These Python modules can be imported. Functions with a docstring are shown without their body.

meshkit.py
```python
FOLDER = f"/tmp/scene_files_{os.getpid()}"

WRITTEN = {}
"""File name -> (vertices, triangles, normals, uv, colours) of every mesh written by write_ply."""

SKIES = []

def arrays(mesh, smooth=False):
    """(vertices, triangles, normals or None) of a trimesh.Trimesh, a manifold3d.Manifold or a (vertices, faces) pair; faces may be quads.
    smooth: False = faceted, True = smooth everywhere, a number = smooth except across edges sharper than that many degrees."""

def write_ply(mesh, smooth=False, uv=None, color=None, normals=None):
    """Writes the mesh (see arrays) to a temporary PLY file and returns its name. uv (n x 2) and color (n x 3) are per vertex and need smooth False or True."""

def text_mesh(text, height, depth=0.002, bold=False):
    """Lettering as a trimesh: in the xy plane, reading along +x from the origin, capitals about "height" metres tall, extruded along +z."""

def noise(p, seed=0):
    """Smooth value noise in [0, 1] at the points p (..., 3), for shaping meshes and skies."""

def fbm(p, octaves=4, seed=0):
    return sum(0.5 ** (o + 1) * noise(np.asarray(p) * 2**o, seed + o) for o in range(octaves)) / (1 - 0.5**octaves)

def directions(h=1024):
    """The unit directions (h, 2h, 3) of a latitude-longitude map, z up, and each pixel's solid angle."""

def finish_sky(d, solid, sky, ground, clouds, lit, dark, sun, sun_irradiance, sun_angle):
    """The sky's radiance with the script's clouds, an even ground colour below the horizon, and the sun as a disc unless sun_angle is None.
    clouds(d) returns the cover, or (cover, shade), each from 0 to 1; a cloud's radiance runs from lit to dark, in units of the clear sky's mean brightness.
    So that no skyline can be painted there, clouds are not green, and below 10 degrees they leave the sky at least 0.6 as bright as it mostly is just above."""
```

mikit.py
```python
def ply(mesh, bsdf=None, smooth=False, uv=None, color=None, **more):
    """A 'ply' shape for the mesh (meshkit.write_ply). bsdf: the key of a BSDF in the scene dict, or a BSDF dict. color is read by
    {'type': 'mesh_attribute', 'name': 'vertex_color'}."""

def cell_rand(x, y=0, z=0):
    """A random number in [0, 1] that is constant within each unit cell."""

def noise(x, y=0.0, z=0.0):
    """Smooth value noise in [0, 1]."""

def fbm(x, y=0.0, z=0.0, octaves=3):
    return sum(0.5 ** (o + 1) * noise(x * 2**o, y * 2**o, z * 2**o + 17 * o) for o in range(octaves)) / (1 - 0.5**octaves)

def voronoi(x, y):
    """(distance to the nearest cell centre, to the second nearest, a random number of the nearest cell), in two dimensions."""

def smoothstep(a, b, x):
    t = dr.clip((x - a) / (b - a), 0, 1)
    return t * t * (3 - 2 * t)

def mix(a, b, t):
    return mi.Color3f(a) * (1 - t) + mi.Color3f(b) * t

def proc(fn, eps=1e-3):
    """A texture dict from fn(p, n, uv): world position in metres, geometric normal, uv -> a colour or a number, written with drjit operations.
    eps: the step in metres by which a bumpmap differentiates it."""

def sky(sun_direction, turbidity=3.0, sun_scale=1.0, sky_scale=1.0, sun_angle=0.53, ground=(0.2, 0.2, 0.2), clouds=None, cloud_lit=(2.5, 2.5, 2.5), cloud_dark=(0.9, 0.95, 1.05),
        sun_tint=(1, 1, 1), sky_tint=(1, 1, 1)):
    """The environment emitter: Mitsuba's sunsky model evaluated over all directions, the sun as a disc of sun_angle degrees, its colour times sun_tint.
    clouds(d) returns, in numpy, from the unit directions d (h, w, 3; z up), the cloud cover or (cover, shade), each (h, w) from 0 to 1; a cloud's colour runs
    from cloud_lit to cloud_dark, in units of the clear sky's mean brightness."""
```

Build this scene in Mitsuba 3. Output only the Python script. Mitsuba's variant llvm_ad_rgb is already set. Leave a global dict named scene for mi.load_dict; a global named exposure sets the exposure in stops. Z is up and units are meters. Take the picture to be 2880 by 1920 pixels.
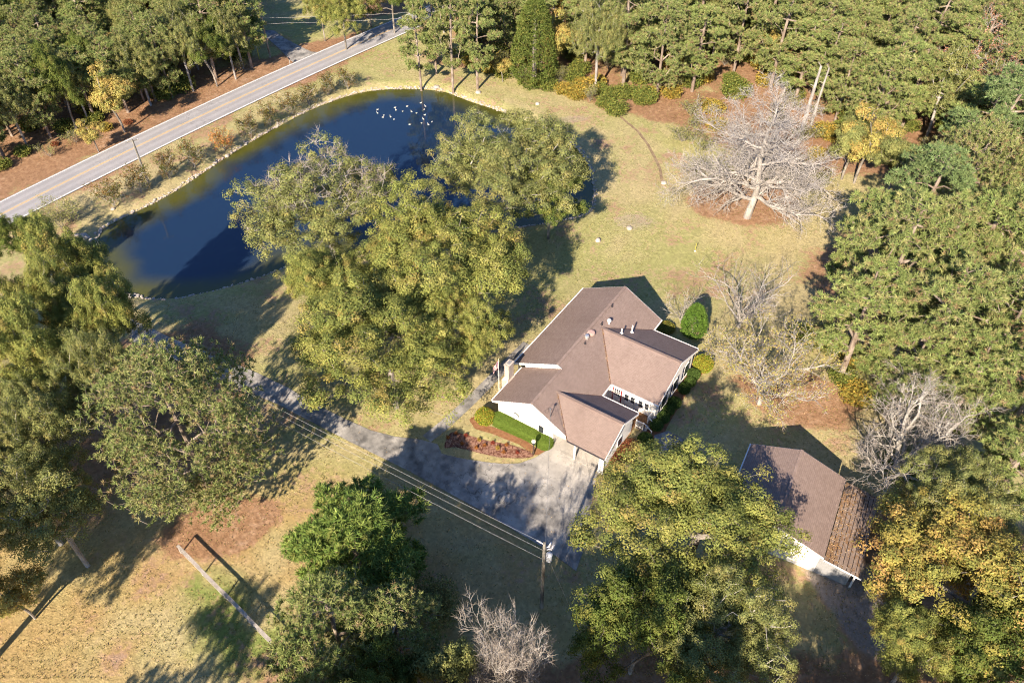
import math, random
import numpy as np, trimesh, shapely, drjit as dr, mitsuba as mi, mikit, meshkit
from mikit import proc, noise, fbm, voronoi, smoothstep, mix, cell_rand

# ------------------------------------------------------------------ camera, sky, exposure
T = mi.ScalarTransform4f
PITCH = 0.7731
scene, labels = {'type': 'scene'}, {}
scene['camera'] = {'type': 'perspective', 'fov': 65.24, 'fov_axis': 'x', 'near_clip': 0.5, 'far_clip': 6000.0,
                   'to_world': T().look_at(origin=[0, 0, 63.6], target=[0, math.cos(PITCH), 63.6 - math.sin(PITCH)], up=[0.0041, 0, 1])}
SUN = np.array([-0.5921, -1.4773, 1.0]); SUN /= np.linalg.norm(SUN)
scene['sky'] = mikit.sky(SUN.tolist(), turbidity=3.0, sun_tint=(0.93, 0.97, 1.10), sky_tint=(0.80, 0.96, 1.28), sky_scale=0.54)
exposure = 3.02

# ------------------------------------------------------------------ bookkeeping
def rng_of(seed): return np.random.default_rng(seed)
used = set()
def numbered(name):
    if name not in used:
        used.add(name); return name
    k = 1
    while f'{name}_{k:03d}' in used: k += 1
    used.add(f'{name}_{k:03d}'); return f'{name}_{k:03d}'
def tag(key, label, cat=None, group=None, kind=None):
    labels[key] = {'label': label}
    if cat: labels[key]['category'] = cat
    if group: labels[key]['group'] = group
    if kind: labels[key]['kind'] = kind
    return key
def thing(name, label, cat, group=None):
    return tag(numbered(name), label, cat, group)
def part(parent, name, mesh, bsdf, smooth=False, color=None, **kw):
    key = numbered(parent + '__' + name if parent else name)
    if color is not None and np.ndim(color) == 1:
        v = mesh[0] if isinstance(mesh, tuple) else mesh.vertices
        color = np.tile(np.asarray(color, float), (len(v), 1))
    scene[key] = mikit.ply(mesh, bsdf, smooth=smooth, color=color, **kw)
    return key
def single(name, mesh, bsdf, label, cat, group=None, **kw):
    key = part('', name, mesh, bsdf, **kw); tag(key, label, cat, group); return key
def struct(name, mesh, bsdf, **kw):
    key = part('', name, mesh, bsdf, **kw); labels[key] = {'kind': 'structure'}; return key
def cat_mesh(ms):
    vs, fs, n = [], [], 0
    for m in ms:
        v, f = (m if isinstance(m, tuple) else (np.asarray(m.vertices), np.asarray(m.faces)))
        vs.append(v); fs.append(f + n); n += len(v)
    return np.vstack(vs), np.vstack(fs)

# ------------------------------------------------------------------ materials
def srgb(r, g, b):
    return [((c / 255 + 0.055) / 1.055) ** 2.4 if c > 10 else c / 255 / 12.92 for c in (r, g, b)]
VC = {'type': 'mesh_attribute', 'name': 'vertex_color'}
scene['leaf'] = {'type': 'principledthin', 'base_color': VC, 'roughness': 0.6, 'diff_trans': 0.5, 'eta': 1.3}
scene['paint'] = {'type': 'twosided', 'b': {'type': 'principled', 'base_color': VC, 'roughness': 0.55, 'specular': 0.4}}
scene['metal'] = {'type': 'twosided', 'b': {'type': 'principled', 'base_color': VC, 'roughness': 0.35, 'metallic': 0.7}}
scene['window_glass'] = {'type': 'twosided', 'b': {'type': 'principled', 'base_color': {'type': 'rgb', 'value': [0.03, 0.035, 0.045]}, 'roughness': 0.05, 'specular': 0.7}}
def bark_fn(dark, pale):
    def fn(p, n, uv):
        s = fbm(p.x * 5, p.y * 5, p.z * 1.6, 3)
        m = smoothstep(0.35, 0.7, fbm(p.x * 1.1, p.y * 1.1, p.z * 0.7 + 5, 2))
        return mix(dark, pale, dr.clip(0.75 * s + 0.45 * m - 0.05, 0, 1))
    return fn
scene['bark'] = {'type': 'twosided', 'b': {'type': 'diffuse', 'reflectance': proc(bark_fn([.10, .085, .07], [.40, .37, .33]))}}
scene['bark_pale'] = {'type': 'twosided', 'b': {'type': 'diffuse', 'reflectance': proc(bark_fn([.21, .195, .18], [.52, .495, .47]))}}
scene['bark_white'] = {'type': 'twosided', 'b': {'type': 'diffuse', 'reflectance': proc(bark_fn([.22, .205, .185], [.52, .50, .46]))}}
scene['bark_pine'] = {'type': 'twosided', 'b': {'type': 'diffuse', 'reflectance': proc(bark_fn([.16, .115, .085], [.40, .34, .29]))}}
scene['stone'] = {'type': 'twosided', 'b': {'type': 'diffuse', 'reflectance': proc(lambda p, n, uv: mix([.30, .26, .22], [.62, .57, .52], fbm(p.x * 2.3, p.y * 2.3, p.z * 2.3, 3)))}}

def house_uv(p):   # house axes, for grain that follows the walls
    return (p.x - HOX) * HC + (p.y - HOY) * HS, (p.x - HOX) * HS - (p.y - HOY) * HC
HOX, HOY, HYAW = 1.4396, 51.4406, 0.9764
HC, HS = math.cos(HYAW), math.sin(HYAW)

def shingle_fn(p, n, uv):
    a, b = house_uv(p)
    facing_a = mi.Float(dr.abs(n.x * HC + n.y * HS)) > mi.Float(dr.abs(n.x * HS - n.y * HC))
    along = dr.select(facing_a, b, a); row = dr.floor(p.z / 0.062)
    tab = cell_rand(dr.floor(along / 0.30 + 0.5 * row), row, 3)
    edge = smoothstep(0.0, 0.30, p.z / 0.062 - row)
    w = fbm(p.x * 0.6, p.y * 0.6, p.z * 0.4, 3)
    st = fbm(along * 2.2, p.z * 0.45, 2.0, 2)
    c = mix([.205, .154, .135], [.318, .248, .222], 0.40 * tab + 0.45 * w + 0.25 * st)
    return c * (0.72 + 0.28 * edge)
scene['shingles'] = {'type': 'twosided', 'b': {'type': 'diffuse', 'reflectance': proc(shingle_fn)}}
def siding_fn(p, n, uv):
    t = p.z / 0.15 - dr.floor(p.z / 0.15)
    gap = smoothstep(0.0, 0.14, t)
    d = fbm(p.x * 0.9, p.y * 0.9, p.z * 0.6, 3)
    return mix([.66, .655, .64], [.80, .795, .78], d) * (0.8 + 0.2 * gap)
scene['siding'] = {'type': 'twosided', 'b': {'type': 'principled', 'base_color': proc(siding_fn), 'roughness': 0.6}}
scene['shed_siding'] = {'type': 'twosided', 'b': {'type': 'principled', 'base_color': proc(lambda p, n, uv: mix([.62, .61, .59], [.76, .755, .74], fbm(p.x * 1.3, p.y * 1.3, p.z * 0.5, 3))), 'roughness': 0.7}}
scene['lattice'] = {'type': 'twosided', 'b': {'type': 'diffuse', 'reflectance': {'type': 'rgb', 'value': [.7, .7, .69]}}}
scene['deck_wood'] = {'type': 'twosided', 'b': {'type': 'diffuse', 'reflectance': proc(lambda p, n, uv: mix([.13, .065, .03], [.34, .20, .11], fbm(p.x * 3, p.y * 3, p.z, 4)))}}
scene['old_wood'] = {'type': 'twosided', 'b': {'type': 'diffuse', 'reflectance': proc(lambda p, n, uv: mix([.22, .19, .16], [.62, .59, .56], fbm(p.x * 2.5, p.y * 2.5, p.z * 2, 4)))}}
scene['pole_wood'] = {'type': 'twosided', 'b': {'type': 'diffuse', 'reflectance': proc(lambda p, n, uv: mix([.12, .11, .095], [.34, .325, .285], smoothstep(.25, .75, fbm(p.x * 6, p.y * 6, p.z * .5, 3))))}}
def chimney_fn(p, n, uv):
    d = fbm(p.x * 2, p.y * 2, p.z * 0.7, 3); top = smoothstep(3.6, 5.0, p.z)
    st = smoothstep(0.45, 0.75, fbm(p.x * 5, p.y * 5, p.z * 0.6, 2))
    return mix([.60, .54, .48], [.34, .27, .22], dr.clip(0.6 * d + 0.45 * st * top, 0, 1))
scene['chimney_render'] = {'type': 'twosided', 'b': {'type': 'diffuse', 'reflectance': proc(chimney_fn)}}
def tin_fn(p, n, uv):
    w = fbm(p.x * 0.7, p.y * 0.7, 1.0, 3); f = fbm(p.x * 5, p.y * 5, 2.0, 3)
    lit = smoothstep(0.50, 0.62, 0.6 * f + 0.5 * w)
    return mix([.20, .15, .125], [.31, .245, .205], w) * (1 - lit) + mi.Color3f([.20, .125, .075]) * lit
scene['rusty_panel'] = {'type': 'twosided', 'b': {'type': 'principled', 'base_color': proc(tin_fn), 'roughness': 0.7}}

# the ground: lawn with patches of its own colour (zones are x, y, rx, ry, turn)
RUST = [(-75, 106, 26, 5.0, .55), (-52, 128, 30, 8, .62), (-38, 140, 18, 6, .75), (-100, 120, 60, 40, .6), (-22, 170, 16, 6, .8), (33, 95, 8, 6, 0), (62, 114, 36, 16, -.25),
        (30, 122, 20, 7, -.35), (60, 160, 70, 38, 0), (2, 140, 16, 4, 0), (64, 74, 28, 20, .2), (30, 57, 7, 4, -.5), (-27, 41, 5.5, 3.2, .3), (-38, 57, 10, 12, 0), (38, 34, 11, 9, 0), (12, 22, 40, 7, 0)]
def zone(p, zs):
    m = mi.Float(0)
    for x, y, rx, ry, t in zs:
        c, s = math.cos(t), math.sin(t)
        u, v = ((p.x - x) * c + (p.y - y) * s) / rx, ((p.y - y) * c - (p.x - x) * s) / ry
        m = dr.maximum(m, 1.25 - (u * u + v * v))
    return m
PONDC = (-26.75, 100.47)
def ground_fn(p, n, uv):
    big = fbm(p.x * 0.05, p.y * 0.05, 1.0, 3); mid = fbm(p.x * 0.28, p.y * 0.28, 4.0, 3); fine = fbm(p.x * 2.6, p.y * 2.6, 7.0, 3)
    grain = noise(p.x * 9, p.y * 9, 3.0)
    rx, ry = p.x - PONDC[0], p.y - PONDC[1]
    r = dr.sqrt(rx * rx * 0.8 + ry * ry * 1.3); streak = fbm(r * 0.55, dr.atan2(ry, rx) * 5.0, 2.0, 3)
    c = mix(LAWN_TAN, LAWN_GREEN, smoothstep(0.34, 0.66, 0.42 * big + 0.30 * mid + 0.28 * streak))
    c = mix(c, LAWN_STRAW, smoothstep(0.48, 0.78, 0.5 * mid + 0.5 * fine) * 0.65)
    front = smoothstep(52.0, 40.0, p.y) * smoothstep(8.0, -2.0, p.x)           # orange dormant grass near the fence
    c = mix(c, LAWN_ORANGE, front * smoothstep(0.25, 0.6, 0.5 * mid + 0.5 * big) * 0.9)
    lush = zone(p, [(-23, 31.0, 6.0, 4.0, -.5), (-17, 28.5, 6, 2.5, 0), (-26, 35, 3, 2, 0)])
    c = mix(c, LAWN_LUSH, dr.clip(lush, 0, 1) * smoothstep(.2, .6, mid))
    z = zone(p, RUST)
    k = smoothstep(0.05, 0.45, z + 0.9 * (mid - 0.5) + 0.5 * (fine - 0.5))
    rust = mix([.215, .120, .068], [.370, .235, .145], 0.6 * fine + 0.5 * mid)
    c = mix(c, rust, k)
    dust = zone(p, [(29.5, 33.5, 3.2, 6.5, .35)])
    c = mix(c, [.33, .31, .29], smoothstep(0.2, 0.7, dust + 0.8 * (mid - 0.5)) * 0.8)
    bare = zone(p, [(17.0, 90.0, 3.0, 2.2, .2), (9.0, 118.0, 4, 1.2, .2)])
    c = mix(c, [.36, .30, .25], smoothstep(0.0, 1.3, bare + 1.2 * (fine - 0.5) + 1.0 * (mid - .5)) * 0.55)
    clump = noise(p.x * 4.3, p.y * 4.3, 6.0)
    c = c * (0.70 + 0.28 * fine + 0.22 * clump + 0.22 * grain * grain)
    return c
LAWN_TAN, LAWN_GREEN, LAWN_STRAW, LAWN_ORANGE, LAWN_LUSH = [.410, .355, .195], [.325, .325, .135], [.465, .395, .230], [.395, .280, .130], [.20, .25, .075]
scene['ground_mat'] = {'type': 'twosided', 'b': {'type': 'bumpmap', 'scale': 0.045, 'arbitrary': proc(lambda p, n, uv: fbm(p.x * 3.5, p.y * 3.5, 1.0, 3) + 0.5 * noise(p.x * 11, p.y * 11, 2.0), 0.02),
                       'b': {'type': 'diffuse', 'reflectance': proc(ground_fn)}}}
def road_fn(p, n, uv):
    u = uv.x   # metres across the carriageway, 0 = centre
    wear = smoothstep(0.6, 0.15, dr.abs(dr.abs(dr.abs(u) - 1.55) - 0.75))
    d = fbm(p.x * 0.5, p.y * 0.5, 1.0, 3); f = fbm(p.x * 6, p.y * 6, 2.0, 2)
    c = mix([.32, .32, .335], [.42, .42, .435], 0.5 * d + 0.5 * f) * (1 - 0.13 * wear)
    crack = smoothstep(0.035, 0.0, dr.abs(fbm(p.x * 0.35, p.y * 0.35, 9.0, 4) - 0.5)) * smoothstep(.5, .7, fbm(p.x * .1, p.y * .1, 3.0, 2))
    return c * (1 - 0.25 * crack)
scene['asphalt'] = {'type': 'twosided', 'b': {'type': 'diffuse', 'reflectance': proc(road_fn)}}
def concrete_fn(p, n, uv):
    d = fbm(p.x * 0.35, p.y * 0.35, 1.0, 4); f = fbm(p.x * 2.2, p.y * 2.2, 2.0, 3)
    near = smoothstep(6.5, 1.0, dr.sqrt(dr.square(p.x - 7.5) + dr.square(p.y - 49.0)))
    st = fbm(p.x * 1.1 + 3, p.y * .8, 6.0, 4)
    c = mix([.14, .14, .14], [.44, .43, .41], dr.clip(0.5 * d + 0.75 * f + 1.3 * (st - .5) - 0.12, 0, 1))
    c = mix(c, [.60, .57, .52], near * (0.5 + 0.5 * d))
    w1, w2 = fbm(p.x * .9, p.y * .9, 3.0, 3) - .5, fbm(p.x * .9, p.y * .9, 8.0, 3) - .5
    v = voronoi(p.x * 0.42 + 1.3 * w1, p.y * 0.42 + 1.3 * w2)
    broken = smoothstep(5.0, 1.5, dr.sqrt(dr.square(p.x + 1.0) * .5 + dr.square(p.y - 46.0)))
    ck = smoothstep(0.045, 0.0, v[1] - v[0])
    c = c * (1 - 0.55 * ck * (0.35 + 0.65 * broken)) * (0.86 + 0.28 * v[2] * broken + 0.14 * (1 - broken))
    return c
scene['concrete'] = {'type': 'twosided', 'b': {'type': 'diffuse', 'reflectance': proc(concrete_fn)}}
scene['mulch_mat'] = {'type': 'twosided', 'b': {'type': 'diffuse', 'reflectance': proc(lambda p, n, uv: mix([.15, .07, .05], [.33, .20, .15], smoothstep(.2, .9, noise(p.x * 8, p.y * 8, 1.0))))}}
scene['ditch_mat'] = {'type': 'twosided', 'b': {'type': 'diffuse', 'reflectance': proc(lambda p, n, uv: mix([.17, .12, .085], [.38, .30, .19], fbm(p.x * 2, p.y * 2, 1.0, 3)))}}
scene['straw_mat'] = {'type': 'twosided', 'b': {'type': 'diffuse', 'reflectance': proc(lambda p, n, uv: mix([.20, .09, .045], [.36, .20, .11], fbm(p.x * 5, p.y * 5, 1.0, 3)))}}
def water_fn(p, n, uv):
    edge = uv.x                       # metres from the bank: shallow margins show the olive bottom
    w = fbm(p.x * 0.16, p.y * 0.16, 3.0, 3)
    shallow = smoothstep(5.5, 0.3, edge + 4.0 * (w - 0.5))
    return mix(WATER_DEEP, WATER_SHALLOW, shallow)
WATER_DEEP, WATER_SHALLOW = [.010, .026, .064], [.075, .078, .014]
scene['water_mat'] = {'type': 'twosided', 'b': {'type': 'bumpmap', 'scale': 0.006, 'arbitrary': proc(lambda p, n, uv: fbm(p.x * 1.1, p.y * 1.4, 1.0, 3), 0.02),
                      'b': {'type': 'principled', 'base_color': proc(water_fn), 'roughness': 0.03, 'specular': 0.55}}}

# ------------------------------------------------------------------ terrain, pond, road
def base_h(x, y):
    t = np.clip((np.asarray(y, float) - 58) / 24, 0, 1); t = t * t * (3 - 2 * t)
    return -1.4 * t + 0 * np.asarray(x, float)
WATER_Z = -2.0
pond_pts = [(-50.26, 77.09), (-53.35, 81.90), (-55.83, 87.04), (-56.18, 89.91), (-53.73, 93.23), (-50.57, 96.81), (-47.54, 101.48), (-43.60, 108.81), (-40.12, 114.22), (-35.75, 120.26), (-30.87, 125.51), (-24.74, 129.46), (-18.03, 130.16), (-11.92, 129.25),
            (-6.89, 125.71), (0.85, 120.27), (7.78, 114.19), (10.91, 108.60), (11.99, 101.91), (11.82, 96.81), (10.56, 92.84), (5.60, 90.74), (-1.61, 88.88), (-10.36, 86.28), (-18.36, 84.71), (-25.01, 82.99), (-29.23, 81.24), (-32.18, 79.27),
            (-36.11, 77.18), (-40.06, 75.65), (-43.14, 75.05), (-47.15, 75.68)]
def smooth_loop(pts, n=8):
    p = np.array(pts); out = []
    for i in range(len(p)):
        a, b, c, d = p[i - 1], p[i], p[(i + 1) % len(p)], p[(i + 2) % len(p)]
        for t in np.linspace(0, 1, n, endpoint=False):
            out.append(0.5 * ((2 * b) + (c - a) * t + (2 * a - 5 * b + 4 * c - d) * t * t + (3 * b - a - 3 * c + d) * t ** 3))
    return np.array(out)
pond_loop = smooth_loop(pond_pts)
pond_poly = shapely.Polygon(pond_loop).buffer(0)
def pond_sd(x, y):
    pts = shapely.points(np.ravel(x), np.ravel(y))
    d = shapely.distance(pond_poly.exterior, pts)
    return np.where(shapely.contains(pond_poly, pts), -d, d).reshape(np.shape(x))
def ground_h(x, y):
    x, y = np.asarray(x, float), np.asarray(y, float)
    h = base_h(x, y); sd = pond_sd(x, y)
    bank = WATER_Z + 0.03 + 0.42 * sd
    k = 0.15
    d = np.clip(0.5 + 0.5 * (bank - h) / k, 0, 1)
    h = bank * (1 - d) + h * d - k * d * (1 - d)
    return np.maximum(h, -3.2)
def gh(x, y): return float(ground_h(np.array([x]), np.array([y]))[0])
def stretch(lo, hi, a, b, s):
    core = np.arange(a, b + s / 2, s)
    out = b + np.cumsum(s * 1.35 ** np.arange(1, 60)); low = a - np.cumsum(s * 1.35 ** np.arange(1, 60))
    return np.r_[low[low > lo][::-1], core, out[out < hi]]
gx, gy = stretch(-2600, 2600, -105, 105, 0.8), stretch(-2600, 2600, 14, 176, 0.8)
GX, GY = np.meshgrid(gx, gy)
P3 = np.stack([GX, GY, np.zeros_like(GX)], -1)
near = (np.abs(GX) < 200) & (np.abs(GY) < 300)
GZ = base_h(GX, GY)
core = (GX > -75) & (GX < 40) & (GY > 55) & (GY < 150)
GZ[core] = ground_h(GX[core], GY[core])
GZ = GZ + 0.10 * (meshkit.fbm(P3 * 0.16, 3, 5) - 0.5) * (GY < 400)
idx = np.arange(GX.size).reshape(GX.shape)
quads = np.stack([idx[:-1, :-1], idx[:-1, 1:], idx[1:, 1:], idx[1:, :-1]], -1).reshape(-1, 4)
gv = np.stack([GX, GY, GZ], -1).reshape(-1, 3)
struct('ground', (gv, quads), 'ground_mat', smooth=True)
def tri_poly(poly, z, uvfn=None, grid=None):
    poly = shapely.Polygon(poly) if not isinstance(poly, shapely.Polygon) else poly
    v, f = trimesh.creation.triangulate_polygon(poly, engine='earcut')
    zz = z(v[:, 0], v[:, 1]) if callable(z) else np.full(len(v), z)
    return np.column_stack([v, zz]), f
def sheet(poly, lift, step=1.0):
    """a sheet that follows the terrain: the polygon cut by a grid"""
    x0, y0, x1, y1 = poly.bounds; vs, fs, n = [], [], 0
    for x in np.arange(x0, x1, step):
        for y in np.arange(y0, y1, step):
            c = poly.intersection(shapely.box(x, y, min(x + step, x1 + 1e-6), min(y + step, y1 + 1e-6)))
            for g in getattr(c, 'geoms', [c]):
                if g.geom_type != 'Polygon' or g.area < 1e-5: continue
                v, f = trimesh.creation.triangulate_polygon(g, engine='earcut')
                vs.append(v); fs.append(f + n); n += len(v)
    v = np.vstack(vs); f = np.vstack(fs)
    z = terrain_z(v[:, 0], v[:, 1]) + lift
    return np.column_stack([v, z]), f
def terrain_z(x, y):
    p = np.stack([x, y, np.zeros_like(x)], -1)
    h = base_h(x, y); m = (x > -75) & (x < 40) & (y > 55) & (y < 150)
    if m.any(): h = np.where(m, ground_h(x, y), h)
    return h + 0.10 * (meshkit.fbm(p * 0.16, 3, 5) - 0.5)
def tz(x, y): return float(terrain_z(np.array([x]), np.array([y]))[0])
# water: triangulated with inner points so that uv.x can hold the distance to the bank
wx, wy = np.meshgrid(np.arange(-60, 40, 1.5), np.arange(60, 150, 1.5))
import scipy.spatial as sps
inner = np.column_stack([wx.ravel(), wy.ravel()]); sd_in = pond_sd(inner[:, 0], inner[:, 1]); inner = inner[sd_in < -0.5]
outer_loop = np.array(pond_poly.buffer(0.5).simplify(0.05).exterior.coords)[:-1]
wp = np.vstack([inner, pond_loop, outer_loop]); de = sps.Delaunay(wp)
cen = wp[de.simplices].mean(1); keep = pond_sd(cen[:, 0], cen[:, 1]) < 0.5
wf = de.simplices[keep]; flip = np.cross(wp[wf[:, 1]] - wp[wf[:, 0]], wp[wf[:, 2]] - wp[wf[:, 0]]) < 0; wf[flip] = wf[flip][:, ::-1]
wuv = np.column_stack([np.maximum(0, -pond_sd(wp[:, 0], wp[:, 1])), np.zeros(len(wp))])
struct('pond_water', (np.column_stack([wp, np.full(len(wp), WATER_Z)]), wf), 'water_mat', smooth=True, uv=wuv)

# road: centre line from the far left to the upper right
UP = np.array([(-81.79, 78.78), (-73.38, 96.59), (-58.43, 114.10), (-41.22, 135.67), (-32.11, 145.40), (-21.99, 158.01), (-16.22, 165.24)])
LO = np.array([(-79.30, 74.46), (-70.94, 91.29), (-56.54, 108.40), (-39.63, 128.05), (-31.01, 138.35), (-19.31, 153.09), (-11.39, 163.06)])
c0 = (UP + LO) / 2
tt = (c0 - c0[1]) @ ((c0[5] - c0[1]) / np.linalg.norm(c0[5] - c0[1]))
ax = (c0[5] - c0[1]) / np.linalg.norm(c0[5] - c0[1]); nx = np.array([-ax[1], ax[0]])
off = np.polyfit(tt, (c0 - c0[1]) @ nx, 2)
ts = np.linspace(-90, 260, 140)
RC = c0[1] + ts[:, None] * ax + np.polyval(off, np.clip(ts, -60, 120))[:, None] * nx + ((np.clip(ts - 120, 0, None) * (2 * off[0] * 120 + off[1]) + np.clip(ts + 60, None, 0) * (2 * off[0] * -60 + off[1]))[:, None] * nx)
rt = np.gradient(RC, axis=0); rt /= np.linalg.norm(rt, axis=1, keepdims=True); rn = np.column_stack([-rt[:, 1], rt[:, 0]])
RW = 3.05
def ribbon(lo, hi, lift, nn=2):
    us = np.linspace(lo, hi, nn)
    v = np.stack([np.column_stack([RC + rn * u, terrain_z(*(RC).T) * 0 - 1.33 + lift + 0.012 * (RW - abs(u))]) for u in us], 1)
    n = len(RC); i = np.arange(n * nn).reshape(n, nn)
    q = np.stack([i[:-1, :-1], i[1:, :-1], i[1:, 1:], i[:-1, 1:]], -1).reshape(-1, 4)
    return (v.reshape(-1, 3), q), np.column_stack([np.tile(us, n), np.repeat(ts, nn)])
m, uv = ribbon(-RW - 0.15, RW + 0.15, 0.04, 9); struct('road', m, 'asphalt', uv=uv)
for lo, hi, col in ((-RW + .0, -RW + .16, srgb(225, 225, 225)), (RW - .16, RW, srgb(225, 225, 225)), (-.17, -.05, srgb(205, 172, 110)), (.05, .17, srgb(205, 172, 110))):
    m, uv = ribbon(lo, hi, 0.046); part('road', 'marking', m, 'paint', color=col)
# verge slabs that hold the road bed
# driveways and paths
def full(*p): return list(p)
drive = shapely.Polygon([(-45.40, 70.26), (-39.39, 66.52), (-33.02, 63.20), (-27.97, 60.48), (-24.16, 58.26), (-20.94, 55.98), (-17.39, 53.83), (-14.48, 52.28), (-11.94, 51.44), (-9.48, 51.11), (-7.54, 50.45), (-7.07, 49.25), (-4.95, 48.61), (-2.79, 48.19), (-1.07, 47.94), (0.65, 48.00), (2.16, 48.65), (3.79, 49.85), (4.6, 52.6), (8.2, 57.0), (12.6, 54.0), (8.94, 47.62), (8.17, 46.41), (7.47, 43.65), (6.75, 39.41), (5.52, 36.26), (2.97, 38.41), (-3.03, 42.58), (-9.98, 47.05), (-16.50, 50.85), (-24.57, 55.77), (-33.11, 60.11), (-38.38, 63.17), (-43.80, 65.94)]).buffer(0)
scene_drive = sheet(drive, 0.045)
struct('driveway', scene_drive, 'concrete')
path = shapely.LineString([(-8.69, 51.12), (-7.04, 52.90), (-5.61, 54.67), (-3.74, 57.12), (-1.79, 59.89), (0.45, 63.19), (1.79, 65.07)]).buffer(0.62, cap_style='flat').difference(drive.buffer(0.02))
struct('front_path', sheet(max(getattr(path, 'geoms', [path]), key=lambda g: g.area), 0.04), 'concrete')
pad = shapely.Polygon([(14.36, 51.41), (15.85, 51.98), (18.45, 49.92), (17.96, 48.51), (16.53, 46.71), (15.05, 46.71), (14.17, 48.17)])
struct('rear_pad', sheet(pad, 0.045), 'concrete')
fard = shapely.Polygon([(-47.29, 153.02), (-45.90, 152.83), (-42.95, 149.11), (-38.70, 144.96), (-36.97, 143.50), (-34.79, 142.97), (-33.75, 143.53), (-32.83, 142.80), (-38.35, 138.11), (-38.60, 138.98), (-39.90, 140.39), (-43.03, 145.48), (-46.35, 150.25)]).buffer(0)
struct('side_drive', sheet(fard.buffer(0.3), 0.05, 2.0), 'concrete')
ditch_line = shapely.LineString([(16.40, 122.21), (18.47, 117.62), (20.20, 114.19), (21.25, 110.23), (21.85, 106.44), (22.22, 103.17), (22.05, 99.90)])
struct('ditch', sheet(ditch_line.buffer(0.22), 0.02, 2.0), 'ditch_mat')
bed = shapely.Polygon(smooth_loop([(-6.84, 49.99), (-6.50, 51.58), (-5.84, 51.96), (-3.67, 51.27), (-2.69, 50.91), (0.04, 50.25), (1.96, 49.23), (1.67, 48.70), (-0.62, 48.68), (-2.11, 48.94), (-4.00, 49.51), (-5.73, 50.04)], 4))
struct('mulch_bed', sheet(bed, 0.03, 0.8), 'mulch_mat')
strip = shapely.LineString([(-4.01, 53.57), (-3.54, 52.72), (-1.96, 52.16), (-0.68, 51.52), (0.94, 50.70), (2.17, 49.45), (3.42, 49.54), (3.90, 50.36)]).buffer(0.42).difference(bed.buffer(0.02)).difference(drive.buffer(0.05))
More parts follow.
